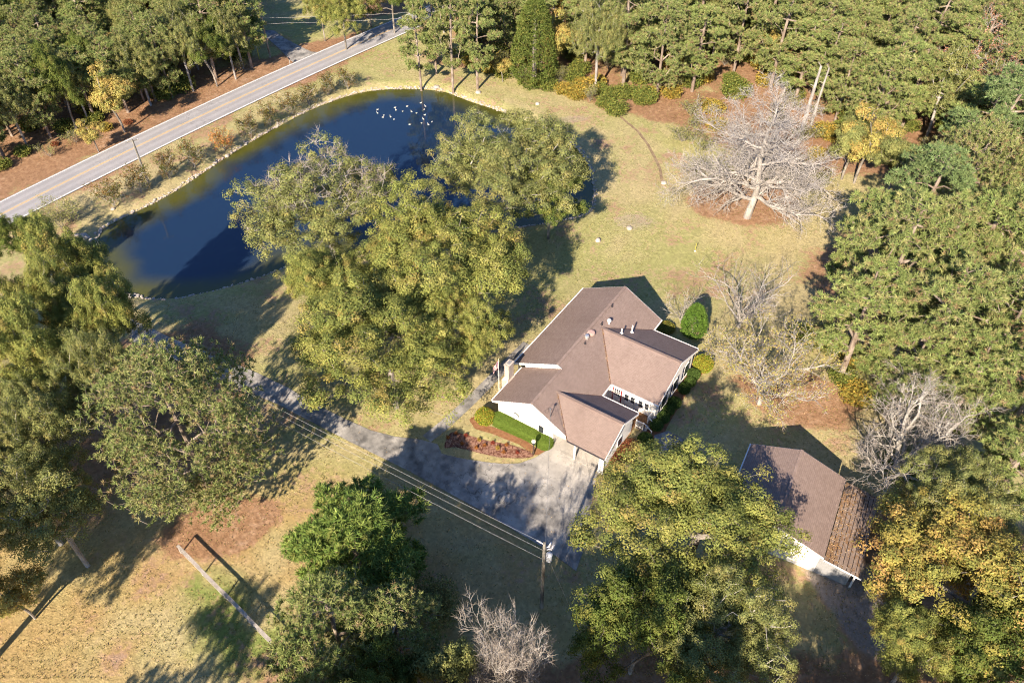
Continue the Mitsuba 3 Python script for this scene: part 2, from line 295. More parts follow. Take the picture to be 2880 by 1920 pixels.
struct('straw_strip', sheet(max(getattr(strip, 'geoms', [strip]), key=lambda g: g.area), 0.026, 0.8), 'straw_mat')
rearbed = shapely.LineString([(20.36, 60.88), (18.42, 58.43), (16.94, 56.13), (15.49, 53.67), (14.31, 51.55)]).buffer(0.9)
struct('rear_bed', sheet(rearbed, 0.026, 1.0), 'straw_mat')

# ------------------------------------------------------------------ shaping helpers
def box(x0, x1, y0, y1, z0, z1):
    return trimesh.creation.box(bounds=[[min(x0, x1), min(y0, y1), min(z0, z1)], [max(x0, x1), max(y0, y1), max(z0, z1)]])
def frame(ox, oy, yaw):
    """from (a, b, z) of a building, b to its right, to the world"""
    c, s = math.cos(yaw), math.sin(yaw)
    def to(m):
        v, f = (np.asarray(m[0], float), np.asarray(m[1])) if isinstance(m, tuple) else (np.asarray(m.vertices, float), np.asarray(m.faces))
        return np.column_stack([ox + v[:, 0] * c + v[:, 1] * s, oy + v[:, 0] * s - v[:, 1] * c, v[:, 2]]), f[:, ::-1]
    return to
def slab(pts, t):
    """a roof plane: the polygon (in order) with thickness t downwards"""
    p = np.asarray(pts, float); n = len(p)
    v = np.vstack([p, p - [0, 0, t]])
    f = [[0, i, i + 1] for i in range(1, n - 1)] + [[n, n + i + 1, n + i] for i in range(1, n - 1)]
    for i in range(n):
        j = (i + 1) % n; f += [[i, n + i, n + j], [i, n + j, j]]
    return v, np.array(f)
def bar(p, q, w, h=None):
    """a square bar from p to q"""
    p, q = np.asarray(p, float), np.asarray(q, float); h = h or w
    d = q - p; L = np.linalg.norm(d); d /= L
    u = np.cross(d, [0, 0, 1.0]) if abs(d[2]) < 0.95 else np.array([1.0, 0, 0]); u /= np.linalg.norm(u); k = np.cross(u, d)
    c = [(-1, -1), (1, -1), (1, 1), (-1, 1)]
    v = np.array([e + u * a * w / 2 + k * b * h / 2 for e in (p, q) for a, b in c])
    f = [[0, 1, 2], [0, 2, 3], [4, 6, 5], [4, 7, 6]] + sum([[[i, 4 + i, 4 + (i + 1) % 4], [i, 4 + (i + 1) % 4, (i + 1) % 4]] for i in range(4)], [])
    return v, np.array(f)
def tube(pts, r, sides=6, cap=True):
    p = np.asarray(pts, float); n = len(p); r = np.broadcast_to(r, (n,))
    t = np.gradient(p, axis=0); t /= np.linalg.norm(t, axis=1, keepdims=True) + 1e-12
    a = np.cross(t, np.where(np.abs(t[:, 2:]) < 0.9, [0, 0, 1.0], [1.0, 0, 0])); a /= np.linalg.norm(a, axis=1, keepdims=True) + 1e-12
    b = np.cross(t, a); g = np.arange(sides) * 2 * np.pi / sides
    v = p[:, None] + r[:, None, None] * (np.cos(g)[None, :, None] * a[:, None] + np.sin(g)[None, :, None] * b[:, None])
    i, j = np.meshgrid(np.arange(n - 1), np.arange(sides), indexing='ij')
    q = np.stack([i * sides + j, i * sides + (j + 1) % sides, (i + 1) * sides + (j + 1) % sides, (i + 1) * sides + j], -1).reshape(-1, 4)
    f = np.vstack([q[:, [0, 1, 2]], q[:, [0, 2, 3]]]); v = v.reshape(-1, 3)
    if cap:
        v = np.vstack([v, p[:1], p[-1:]]); k = np.arange(sides); e = (n - 1) * sides
        f = np.vstack([f, np.column_stack([k * 0 + n * sides, (k + 1) % sides, k]), np.column_stack([k * 0 + n * sides + 1, e + k, e + (k + 1) % sides])])
    return v, f
def lathe(profile, sides=16):
    p = np.asarray(profile, float); g = np.arange(sides) * 2 * np.pi / sides; n = len(p)
    v = np.stack([np.stack([r * np.cos(g), r * np.sin(g), g * 0 + z], -1) for r, z in p]).reshape(-1, 3)
    i, j = np.meshgrid(np.arange(n - 1), np.arange(sides), indexing='ij')
    q = np.stack([i * sides + j, i * sides + (j + 1) % sides, (i + 1) * sides + (j + 1) % sides, (i + 1) * sides + j], -1).reshape(-1, 4)
    return v, np.vstack([q[:, [0, 1, 2]], q[:, [0, 2, 3]]])
def move(m, xyz, rz=0.0, s=1.0):
    v, f = (np.asarray(m[0], float), m[1]) if isinstance(m, tuple) else (np.asarray(m.vertices, float), np.asarray(m.faces))
    c, k = math.cos(rz), math.sin(rz); v = v * s
    return np.column_stack([v[:, 0] * c - v[:, 1] * k, v[:, 0] * k + v[:, 1] * c, v[:, 2]]) + np.asarray(xyz, float), f
WHITE, DARK, GREY = [.78, .78, .77], [.03, .03, .035], [.42, .42, .43]

# ------------------------------------------------------------------ the house
HF = frame(HOX, HOY, HYAW)
house = thing('house', 'white ranch house with brown shingle roof and two rear wings beside the driveway', 'house')
hp = lambda name, m, bsdf, parent=None, **kw: part(parent or house, name, HF(m), bsdf, **kw)
aF, a0, hr, wR = 20.18, 5.60, 5.55, 4.77
sR = (hr - 2.95) / wR
zr = lambda b: hr - sR * b
t = 0.14
roofs = [slab([(a0, 0, hr), (a0, -5.24, 2.855), (aF, -5.24, 2.855), (aF, 0, hr)], t),
         slab([(0, .51, zr(.51)), (0, -4.19, 2.855), (a0 - .04, -4.19, 2.855), (a0 - .04, .51, zr(.51))], t),
         slab([(0, .51, zr(.51)), (a0, .51, zr(.51)), (a0, wR, 2.95), (0, wR, 2.95)], t),
         slab([(a0, 0, hr), (aF, 0, hr), (aF, wR, 2.95), (a0, wR, 2.95)], t),
         slab([(13.32, .88, 5.07), (13.32, 10.15, 5.07), (8.52, 10.15, 2.99), (8.52, 4.70, 2.99)], t),
         slab([(13.32, .88, 5.07), (13.32, 10.15, 5.07), (18.12, 10.15, 2.99), (18.12, 4.70, 2.99)], t),
         slab([(3.14, 1.54, 4.71), (3.14, 8.95, 4.71), (-.29, 8.95, 2.93), (-.29, 4.80, 2.93)], t),
         slab([(3.14, 1.54, 4.71), (3.14, 8.95, 4.71), (6.57, 8.95, 2.93), (6.57, 4.80, 2.93)], t)]
roof = hp('roof', cat_mesh(roofs), 'shingles')
caps = [bar((a0, 0, hr + .012), (aF, 0, hr + .012), .30, .035), bar((0, .51, zr(.51) + .012), (a0 - .05, .51, zr(.51) + .012), .30, .035), bar((13.32, .8, 5.083), (13.32, 10.15, 5.083), .30, .035), bar((3.14, 1.5, 4.723), (3.14, 8.95, 4.723), .30, .035)]
for c in caps: hp('ridge_cap', c, 'shingles', roof)
VAL = srgb(96, 72, 62)
for p, q in (((13.32, .88, 5.075), (8.52, 4.70, 2.995)), ((13.32, .88, 5.075), (18.12, 4.70, 2.995)), ((3.14, 1.54, 4.715), (-.29, 4.8, 2.935)), ((3.14, 1.54, 4.715), (6.57, 4.8, 2.935))):
    hp('valley_flashing', bar(p, q, .13, .02), 'paint', roof, color=VAL)
# gutters along the eaves, boards along the gables
gut = lambda p, q: hp('gutter', bar(p, q, .13, .12), 'paint', roof, color=WHITE)
gut((a0 - .1, -5.31, 2.80), (aF, -5.31, 2.80)); gut((0, -4.26, 2.80), (a0 - .1, -4.26, 2.80))
gut((18.19, 4.85, 2.93), (18.19, 10.15, 2.93)); gut((18.2, 4.84, 2.90), (aF, 4.84, 2.90)); gut((8.45, 4.85, 2.93), (8.45, 10.15, 2.93)); gut((6.64, 4.84, 2.90), (8.38, 4.84, 2.90)); gut((6.64, 4.95, 2.87), (6.64, 8.95, 2.87))
hp('gutter', bar((-.35, 4.8, 2.87), (-.35, 8.95, 2.87), .10, .10), 'paint', roof, color=[.06, .055, .06])
rake = lambda p, q: hp('rake_board', bar(p, q, .05, .24), 'paint', roof, color=WHITE)
rake((a0 - .03, -5.24, 2.77), (a0 - .03, 0, hr - .08)); rake((a0 - .03, 0, hr - .08), (a0 - .03, .5, zr(.5) - .08))
rake((-.03, -4.19, 2.70), (-.03, .51, zr(.51) - .16)); rake((-.03, .51, zr(.51) - .16), (-.03, wR, 2.79))
rake((aF + .03, -5.24, 2.70), (aF + .03, 0, hr - .16)); rake((aF + .03, 0, hr - .16), (aF + .03, wR, 2.79))
rake((8.52, 10.18, 2.83), (13.32, 10.18, 4.91)); rake((13.32, 10.18, 4.91), (18.12, 10.18, 2.83)); rake((-.29, 8.98, 2.77), (3.14, 8.98, 4.55)); rake((3.14, 8.98, 4.55), (6.57, 8.98, 2.77))
# walls
def gable(prof, axis, lo, hi):
    """a wall body: profile (u, z) pushed along the axis"""
    p = shapely.Polygon(prof); m = trimesh.creation.extrude_polygon(p, hi - lo, engine='earcut'); v = np.asarray(m.vertices)
    w = np.column_stack([v[:, 2] + lo, v[:, 0], v[:, 1]]) if axis == 'a' else np.column_stack([v[:, 0], v[:, 2] + lo, v[:, 1]])
    return w, np.asarray(m.faces)
zl = lambda b: 5.27 - .514 * (.51 - b) - t - .01
hp('wall', gable([(-3.84, -1.6), (2.62, -1.6), (2.62, zr(2.62) - t - .01), (.51, zr(.51) - t - .012), (-3.84, zl(-3.84))], 'a', .55, a0), 'siding')
hp('wall', gable([(-3.84, -1.9), (4.37, -1.9), (4.37, zr(4.37) - t - .01), (0, hr - t - .02), (-3.84, hr - .514 * 3.84 - t - .01)], 'a', a0 + .003, 19.85), 'siding')
hp('wall', gable([(8.92, -1.6), (17.72, -1.6), (17.72, 2.99 + .17 - t - .01), (13.32, 5.07 - t - .02), (8.92, 2.99 + .17 - t - .01)], 'b', 4.0, 9.85), 'siding')
gz = lambda a: 4.71 - .519 * abs(a - 3.14) - t - .01
hp('wall', gable([(.15, -.6), (6.2, -.6), (6.2, gz(6.2)), (3.14, gz(3.14)), (.15, gz(.15))], 'b', 8.45, 8.6), 'siding')
hp('wall', box(6.05, 6.2, 4.38, 8.445, -.6, gz(6.05)), 'siding')
hp('wall', box(.55, 5.59, 2.63, 2.72, 0, 2.4), 'siding'); hp('wall', box(5.45, 6.045, 2.74, 4.36, 0, 2.9), 'siding')
hp('garage_header', box(.16, .30, 2.75, 8.44, 2.28, gz(.3)), 'siding'); hp('corner_post', box(.05, .30, 8.20, 8.44, 0, 2.27), 'paint', color=WHITE); hp('garage_post', box(.10, .28, 5.4, 5.58, 0, 2.27), 'paint', color=WHITE)
hp('soffit', box(-.27, .14, 4.85, 8.4, 2.66, 2.70), 'paint', color=WHITE)
hp('downspout', bar((.02, 8.72, 2.8), (.02, 8.72, .05), .09), 'paint', color=WHITE)
hp('floor_slab', box(.1, 6.04, 2.73, 8.44, -.3, .055), 'concrete')
hp('foundation', box(.0 + .12, 6.23, 8.605, 8.64, -.7, .28), 'paint', color=srgb(196, 160, 120))
def window(parent, a0_, a1_, b0_, b1_, z0, z1, face, cols, rows, wall=None, pane_col=None):
    """a window set 2 cm proud in a wall facing -a, +a or +b"""
    w = part(parent, 'window', HF(box(a0_, a1_, b0_, b1_, z0, z1)), 'paint', color=WHITE)
    fa = face in ('-a', '+a'); lo, hi = (b0_, b1_) if fa else (a0_, a1_)
    e = {'-a': a0_ - .012, '+a': a1_ + .012, '+b': b1_ + .012}[face]
    for i in range(cols):
        for j in range(rows):
            u0, u1 = lo + .07 + (hi - lo - .14) * i / cols + .018, lo + .07 + (hi - lo - .14) * (i + 1) / cols - .018
            y0, y1 = z0 + .07 + (z1 - z0 - .14) * j / rows + .018, z0 + .07 + (z1 - z0 - .14) * (j + 1) / rows - .018
            m = box(e - .01, e + .01, u0, u1, y0, y1) if fa else box(u0, u1, e - .01, e + .01, y0, y1)
            part(w, 'pane', HF(m), 'window_glass')
    return w
window(house, .49, .549, 1.0, 1.75, .95, 2.05, '-a', 1, 2)
for i, (b0_, b1_) in enumerate(((6.25, 6.85), (6.95, 7.55), (7.85, 8.45), (8.55, 9.15))): window(house, 8.85, 8.919, b0_, b1_, 1.15, 2.15, '-a', 1, 2)
for a in (10.6, 13.3, 16.1):
    window(house, a - .5, a + .5, 9.851, 9.91, .55, 2.25, '+b', 2, 2)
    for s in (-1, 1): hp('shutter', box(a + s * .74 - .2, a + s * .74 + .2, 9.851, 9.895, .5, 2.3), 'paint', color=srgb(70, 75, 92))
window(house, 3.0, 3.9, 8.601, 8.66, .9, 2.1, '+b', 2, 2)
door = hp('door', box(8.83, 8.919, 5.02, 5.86, .36, 2.38), 'paint', color=WHITE)
for b in (4.97, 5.91): hp('jamb', box(8.81, 8.918, b - .045, b + .045, .36, 2.40), 'paint', door, color=srgb(150, 45, 42))
for i in range(3):
    for j in range(3): hp('pane', box(8.815, 8.829, 5.12 + i * .23, 5.29 + i * .23, 1.30 + j * .33, 1.56 + j * .33), 'window_glass', door)
hp('door_handle', box(8.79, 8.829, 5.76, 5.80, 1.22, 1.28), 'metal', door, color=[.5, .45, .3])
for i in range(44):
    a = 9.0 + i * .2
    hp('skirt_slat', box(a, a + .12, 9.852, 9.885, -.75, .30), 'lattice')
hp('skirt_rail', box(8.93, 17.72, 9.852, 9.93, .31, .40), 'paint', color=WHITE)
# front porch behind the long eave
for a in (6.2, 9.4, 12.6, 15.8, 19.4): hp('porch_post', box(a - .07, a + .07, -5.12, -4.98, -.6, 2.72), 'paint', color=WHITE)
hp('porch_floor', box(5.7, 19.6, -5.2, -3.86, -1.4, .12), 'concrete')
for a in (8.1, 9.9):
    hp('step_rail', cat_mesh([bar((a, -5.3, .95), (a, -6.2, .55), .08), bar((a, -6.2, -.4), (a, -6.2, .62), .09), bar((a, -5.3, 0), (a, -5.3, .98), .09)]), 'paint', color=WHITE)
hp('step', box(8.2, 9.8, -6.2, -5.22, -.6, -.12), 'concrete')
# chimney
ch = hp('chimney', cat_mesh([box(3.12, 4.02, -4.80, -4.27, 2.3, 4.85), box(2.86, 4.02, -4.98, -3.85, -.8, 2.9)]), 'chimney_render')
hp('shoulder', slab([(2.86, -4.98, 2.9), (4.02, -4.98, 2.9), (4.02, -4.80, 3.25), (3.12, -4.80, 3.25)], .2), 'chimney_render', ch)
hp('shoulder', slab([(2.86, -4.98, 2.9), (3.12, -4.80, 3.25), (3.12, -4.27, 3.25), (2.86, -4.2, 2.9)], .2), 'chimney_render', ch)
hp('crown', box(3.06, 4.08, -4.86, -4.21, 4.853, 4.97), 'chimney_render', ch); hp('cap', box(3.34, 3.9, -4.70, -4.38, 4.972, 5.03), 'metal', ch, color=[.75, .75, .78])
# roof fittings
def stack(a, b, z0, z1, r, col, collar=True):
    m = [move(lathe([(r, 0), (r, z1 - z0), (0, z1 - z0)], 10), (a, b, z0))]
    if collar: m.append(move(lathe([(r * 2.6, 0), (r * 2.4, .07), (r, .12)], 10), (a, b, z0 + .02)))
    return hp('vent_pipe', cat_mesh(m), 'paint', roof, color=col)
stack(13.98, 2.87, 4.75, 5.45, .075, WHITE); stack(15.25, 3.5, 4.2, 5.25, .08, WHITE)
hp('roof_vent', cat_mesh([move(lathe([(.12, 0), (.12, .35), (.22, .42), (.24, .55), (.14, .70), (0, .74)], 12), (14.4, 1.1, zr(1.1) - .05))]), 'paint', roof, color=WHITE)
for a, b in ((10.1, .6), (13.6, .62), (16.55, .25)): stack(a, b, zr(b) - .05, zr(b) + .32, .06, [.045, .04, .045])
hp('roof_fan', cat_mesh([move(lathe([(.30, 0), (.30, .16), (.47, .2), (.45, .30), (.25, .36), (0, .37)], 18), (11.6, .42, zr(.42) - .08))]), 'paint', roof, color=srgb(190, 160, 150))
hp('turbine_vent', cat_mesh([move(lathe([(.13, 0), (.13, .22), (.22, .26), (.26, .42), (.20, .56), (0, .60)], 12), (10.75, .45, zr(.45) - .06))]), 'metal', roof, color=[.75, .75, .76])
mast = hp('service_mast', cat_mesh([tube([(.32, 2.45, 2.9), (.32, 2.45, 5.35)], .035), move(lathe([(.06, 0), (.11, .05), (.10, .2), (0, .26)], 10), (.32, 2.45, 5.3))]), 'metal', color=[.35, .35, .37])
hp('drip_loop', cat_mesh([tube([(.32, 2.45, 5.45), (.15, 2.8, 5.55), (.02, 3.0, 5.25), (.1, 2.75, 4.95), (.3, 2.6, 5.0)], .016, 5), tube([(.32, 2.45, 5.45), (.1, 2.2, 5.5), (-.05, 2.05, 5.2), (.05, 2.15, 4.9), (.3, 2.4, 5.0)], .016, 5)]), 'paint', mast, color=[.06, .05, .05])
# deck between the two wings
deck = thing('deck', 'brown plank deck tucked between the two rear wings of the house', 'deck')
for i in range(35):
    b = 4.42 + i * .146
    part(deck, 'board', HF(box(6.24 if b < 8.55 else 6.95, 8.90, b, b + .132, .29 + .004 * (i % 3), .345 + .004 * (i % 3))), 'deck_wood')
part(deck, 'frame', HF(cat_mesh([box(6.25, 8.88, 4.42, 8.5, .10, .285), box(6.97, 8.88, 8.5, 9.52, .10, .285)] + [box(a - .05, a + .05, b - .05, b + .05, -1.0, .10) for a in (7.02, 8.83) for b in (8.7, 9.45)])), 'old_wood')
rl = thing('deck_railing', 'white baluster railing along the open end of the brown deck', 'railing')
def railing(p, q, n):
    p, q = np.array(p, float), np.array(q, float)
    part(rl, 'top_rail', HF(bar(p + [0, 0, .95], q + [0, 0, .95], .09, .06)), 'paint', color=WHITE); part(rl, 'bottom_rail', HF(bar(p + [0, 0, .12], q + [0, 0, .12], .07, .06)), 'paint', color=WHITE)
    for k in range(n):
        e = p + (q - p) * (k + .5) / n; part(rl, 'baluster', HF(bar(e + [0, 0, .13], e + [0, 0, .93], .045)), 'paint', color=WHITE)
    for e in (p, q): part(rl, 'post', HF(bar(e, e + [0, 0, 1.05], .10)), 'paint', color=WHITE)
railing((6.98, 8.72, .35), (6.98, 9.5, .35), 7); railing((8.05, 9.5, .35), (9.4, 9.62, .35), 12)
for a in (7.05, 8.0): part(rl, 'stair_rail', HF(cat_mesh([bar((a, 9.5, 1.3), (a, 10.45, .62), .08, .05), bar((a, 10.45, -.3), (a, 10.45, .66), .09)])), 'paint', color=WHITE)
st = thing('deck_stairs', 'short dark flight of steps leading down from the deck to the grey pad', 'stairs')
for k in range(3): part(st, 'tread', HF(box(7.1, 7.95, 9.55 + k * .28, 9.85 + k * .28, .12 - k * .2, .17 - k * .2)), 'old_wood')
for a in (7.08, 7.97): part(st, 'stringer', HF(bar((a, 9.5, .1), (a, 10.4, -.5), .05, .2)), 'old_wood')
# dish on the gable wall
dish = thing('satellite_dish', 'white dish aerial fixed to the sunlit white gable wall', 'satellite dish')
prof = [(0, 0), (.12, .012), (.24, .045), (.34, .09), (.345, .10), (.24, .06), (0, .02)]
dv, df = lathe(prof, 18)
dm = np.column_stack([-dv[:, 2] + .33, dv[:, 0] - 1.55, dv[:, 1] * .95 + 1.85 + dv[:, 2] * .4])
part(dish, 'reflector', HF((dm, df)), 'paint', color=WHITE); part(dish, 'arm', HF(cat_mesh([tube([(.36, -1.55, 1.62), (.0, -1.55, 1.60), (-.08, -1.55, 1.78)], .018, 5), box(-.14, -.04, -1.60, -1.50, 1.74, 1.84)])), 'paint', color=DARK)
part(dish, 'bracket', HF(tube([(.55, -1.55, 1.6), (.38, -1.55, 1.7), (.36, -1.55, 1.85)], .025, 6)), 'metal', color=GREY); part(dish, 'cable', HF(tube([(.535, -1.5, 1.6), (.535, -1.48, .2)], .012, 4)), 'paint', color=[.3, .3, .3])
# flag on its pole
fx, fy = (-1.40, 57.50)
fz = tz(fx, fy)
fl = thing('flagpole', 'thin white flagpole standing by the chimney at the house front', 'flagpole')
part(fl, 'pole', move(tube([(0, 0, 0), (0, 0, 5.0)], [.045, .03], 8), (fx, fy, fz)), 'paint', color=WHITE); part(fl, 'ball', move(trimesh.creation.icosphere(2, .07), (fx, fy, fz + 5.05)), 'metal', color=[.8, .7, .4])
fg = thing('flag', 'striped red, white and blue national flag hanging from the white pole', 'flag')
def flag_strip(u0, u1, v0, v1, lift):
    us = np.linspace(u0, u1, 7); vv = []
    for u in us:
        for v in (v0, v1): vv.append([fx - .05 - u * .36 + 0.0, fy - .02 - u * .12 + .06 * math.sin(u * 7 + v * 2) - lift, fz + 4.75 - v - u * .55])
    i = np.arange(14).reshape(7, 2); q = np.stack([i[:-1, 0], i[1:, 0], i[1:, 1], i[:-1, 1]], -1)
    return np.array(vv), q
for k in range(13): part(fg, 'stripe', flag_strip(0, 1.5, k * .075, k * .075 + .075, 0), 'paint', color=srgb(178, 34, 52) if k % 2 == 0 else [.8, .8, .8])
part(fg, 'canton', flag_strip(0, .6, 0, .525, .004), 'paint', color=srgb(50, 52, 110))
for i in range(5):
    for j in range(6): part(fg, 'star', flag_strip(.05 + j * .095, .085 + j * .095, .05 + i * .1, .085 + i * .1, .008), 'paint', color=[.8, .8, .8])

# ------------------------------------------------------------------ the outbuilding
SX, SY, SYAW = 22.45, 37.75, 1.079
SF = frame(SX, SY, SYAW)
shed = thing('outbuilding', 'brown-roofed white outbuilding with an open lean-to beside the golden oak', 'shed')
sp_ = lambda name, m, bsdf, parent=None, **kw: part(parent or shed, name, SF(m), bsdf, **kw)
SL, SW, SH, SE, LW, LH = 9.15, 4.44, 4.68, 3.0, 3.15, 2.25
sroof = sp_('roof', cat_mesh([slab([(0, 0, SH), (SL, 0, SH), (SL, -SW, SE), (0, -SW, SE)], .12), slab([(0, 0, SH), (SL, 0, SH), (SL, SW, SE), (0, SW, SE)], .12)]), 'shingles')
sp_('ridge_cap', bar((0, 0, SH + .012), (SL, 0, SH + .012), .28, .03), 'shingles', sroof)
for a in (-.03, SL + .03):
    for s in (-1, 1): sp_('rake_board', bar((a, 0, SH - .15), (a, s * SW, SE - .15), .05, .2), 'paint', sroof, color=WHITE)
sp_('gutter', bar((0, -SW - .06, SE - .06), (SL, -SW - .06, SE - .06), .11), 'paint', sroof, color=WHITE)
k_ = (SH - SE) / SW
sp_('wall', gable([(-4.1, -.3), (4.2, -.3), (4.2, SH - k_ * 4.2 - .13), (0, SH - .15), (-4.1, SH - k_ * 4.1 - .13)], 'a', .3, SL - .3), 'shed_siding')
lean = sp_('lean_to', cat_mesh([bar((a, SW + .05, SE - .32), (a, SW + LW, LH - .12), .10, .14) for a in (.4, 3.2, 6.0, 8.8)] + [bar((.3, SW + LW - .3, LH - .14), (SL - .2, SW + LW - .3, LH - .14), .12, .16)] + [box(a - .06, a + .06, SW + LW - .36, SW + LW - .24, -.2, LH - .2) for a in (3.2, 6.0, 8.8)]), 'old_wood')
npan = 8
for i in range(npan):
    b0_, b1_ = SW + .10 + (LW - .1) * i / npan, SW + .10 + (LW - .1) * (i + 1) / npan - .06
    zz = lambda b: SE - .20 + (LH - SE + .20) * (b - SW) / LW
    sp_('panel', slab([(-.02, b0_, zz(b0_)), (SL - .1, b0_, zz(b0_)), (SL - .1, b1_, zz(b1_)), (-.02, b1_, zz(b1_))], .05), 'rusty_panel', lean)
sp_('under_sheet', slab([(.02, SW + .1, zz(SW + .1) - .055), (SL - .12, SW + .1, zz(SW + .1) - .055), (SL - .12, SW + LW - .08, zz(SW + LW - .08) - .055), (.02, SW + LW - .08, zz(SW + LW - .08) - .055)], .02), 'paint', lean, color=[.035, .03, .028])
sp_('fascia', bar((-.05, SW + .05, zz(SW + .05) - .08), (-.05, SW + LW + .15, zz(SW + LW + .15) - .08), .05, .16), 'paint', lean, color=WHITE)
sp_('front_panel', box(.3, .36, 4.21, SW + LW - .62, -.2, 2.22), 'paint', lean, color=srgb(150, 152, 155))
sp_('front_post', box(.24, .38, SW + LW - .36, SW + LW - .22, -.2, LH - .14), 'paint', lean, color=WHITE)

# ------------------------------------------------------------------ growing plants
def branches(nodes, parent, rad, thin=3, thick=7, split=0.07):
    """every node joined to its parent by a tapered limb"""
    nodes, parent, rad = np.asarray(nodes), np.asarray(parent), np.asarray(rad)
    out = []
    i = np.where(parent >= 0)[0]
    for sides, sel in ((thin, i[rad[i] < split]), (thick, i[rad[i] >= split])):
        if not len(sel): continue
        p, q = nodes[parent[sel]], nodes[sel]
        rp = np.minimum(rad[parent[sel]], rad[sel] * 1.6); rq = rad[sel]
        d = q - p; d /= np.linalg.norm(d, axis=1, keepdims=True) + 1e-9
        a = np.cross(d, np.where(np.abs(d[:, 2:]) < .9, [0, 0, 1.0], [1.0, 0, 0])); a /= np.linalg.norm(a, axis=1, keepdims=True) + 1e-9
        b = np.cross(d, a); g = np.arange(sides) * 2 * np.pi / sides
        ring = np.cos(g)[None, :, None] * a[:, None] + np.sin(g)[None, :, None] * b[:, None]
        v = np.stack([p[:, None] + ring * rp[:, None, None] - d[:, None] * rq[:, None, None] * .3, q[:, None] + ring * rq[:, None, None]], 1)
        n = len(sel); base = np.arange(n)[:, None] * 2 * sides; j = np.arange(sides); k = (j + 1) % sides
        f = np.stack([np.stack([base + j, base + k, base + sides + k], -1), np.stack([base + j, base + sides + k, base + sides + j], -1)], 2).reshape(-1, 3)
        out.append((v.reshape(-1, 3), f))
    return cat_mesh(out)
def colonize(rng, pts, trunk, pull=0.35, wob=0.12, seg=1.1):
    """branch nodes that reach every point of pts, starting from the trunk polyline"""
    nodes = [np.array(q, float) for q in trunk]; parent = [-1] + list(range(len(trunk) - 1)); depth = [float(i) * .4 for i in range(len(trunk))]
    A = np.zeros((60000, 3)); A[:len(nodes)] = nodes; dep = np.zeros(60000); dep[:len(nodes)] = depth; n = len(nodes)
    dt = np.min(np.linalg.norm(pts[:, None] - np.array(trunk)[None], axis=2), axis=1)
    tips = []
    for q in pts[np.argsort(dt)]:
        v = A[:n] - q
        cost = np.sqrt((v * v).sum(1)) + np.maximum(0, v[:, 2]) * 0.9 + dep[:n] * pull * 0.3
        k = int(np.argmin(cost)); d = q - A[k]; L = np.linalg.norm(d); m = max(1, int(L / seg))
        last = k
        for s in range(1, m + 1):
            x = A[k] + d * s / m
            if s < m: x = x + rng.normal(0, wob * min(L, 2.0), 3) + [0, 0, .10 * L * math.sin(math.pi * s / m)]
            A[n] = x; dep[n] = dep[last] + L / m; parent.append(last); last = n; n += 1
        tips.append(last)
    return A[:n].copy(), np.array(parent), np.array(tips)
def pipe(nodes, parent, r0, power=2.3, trunk_n=0, rmax=.5):
    n = len(nodes); acc = np.zeros(n); has = np.zeros(n, bool); has[parent[parent >= 0]] = True
    acc[~has] = r0 ** power
    for i in range(n - 1, 0, -1): acc[parent[i]] += acc[i]
    r = acc ** (1 / power)
    return r * min(1.0, rmax / r.max())
def leaf_tris(rng, c, size, up=0.5, aspect=0.62, dirs=None):
    """one small leaf spray (a triangle) at each centre"""
    n = len(c); nrm = rng.normal(0, 1, (n, 3)); nrm /= np.linalg.norm(nrm, axis=1, keepdims=True)
    if dirs is None: nrm[:, 2] = np.abs(nrm[:, 2]) + up
    else: nrm = nrm * .5 + dirs + [0, 0, .15]
    nrm /= np.linalg.norm(nrm, axis=1, keepdims=True)
    a = np.cross(nrm, rng.normal(0, 1, (n, 3))); a /= np.linalg.norm(a, axis=1, keepdims=True) + 1e-9; b = np.cross(nrm, a)
    s = (size * rng.uniform(.65, 1.35, n))[:, None]
    v = np.stack([c - a * s * .5, c + a * s * .5 + b * s * aspect * .3, c + b * s * aspect], 1).reshape(-1, 3)
    return v, np.arange(3 * n).reshape(-1, 3)
LEAFK = 1.68
def tint(rng, cl, palette, weights, jit=0.16):
    """a leaf colour for each of the leaves, drawn per cluster cl and varied per leaf"""
    pal = np.asarray(palette, float); k = int(cl.max()) + 1
    w = rng.choice(len(pal), k, p=np.asarray(weights) / np.sum(weights)); c = pal[w][cl]
    stray = rng.random(len(cl)) < .12; c[stray] = pal[rng.choice(len(pal), stray.sum(), p=np.asarray(weights) / np.sum(weights))]
    return LEAFK * c * (1 + jit * rng.normal(0, 1, (len(cl), 1))).clip(.55, 1.6) * (1 + .10 * rng.normal(0, 1, (k, 1))[cl]).clip(.7, 1.35)
def crown_points(rng, n, R, H, zc, hz, lobes, flat=.72):
    """cluster centres on the billows of a broad crown: R radius, centre zc, half height hz"""
    u = rng.normal(0, 1, (lobes, 3)); u[:, 2] = np.abs(u[:, 2]) * 1.1 - .55; u /= np.linalg.norm(u, axis=1, keepdims=True)
    rad = rng.uniform(.34, .82, (lobes, 1)); L = u * rad * [R, R, hz] + [0, 0, zc]; lr = rng.uniform(.22, .36, lobes) * R
    k = rng.integers(0, lobes, n); d = rng.normal(0, 1, (n, 3)); d[:, 2] = np.abs(d[:, 2]) * 1.1 - .35; d /= np.linalg.norm(d, axis=1, keepdims=True)
    p = L[k] + d * (lr[k] * rng.uniform(.45, 1.0, n))[:, None] * [1, 1, flat]
    return p, k, d
PAL_OAK = [[.180, .192, .054], [.148, .168, .048], [.220, .214, .066], [.112, .135, .040], [.205, .172, .056]]
PAL_GREEN = [[.085, .115, .028], [.110, .130, .034], [.065, .090, .024], [.140, .145, .040]]
PAL_GOLD = [[.245, .205, .058], [.205, .190, .050], [.275, .195, .065], [.155, .160, .044], [.245, .155, .060]]
PAL_OLIVE = [[.155, .170, .062], [.185, .190, .070], [.122, .142, .052], [.215, .200, .075]]
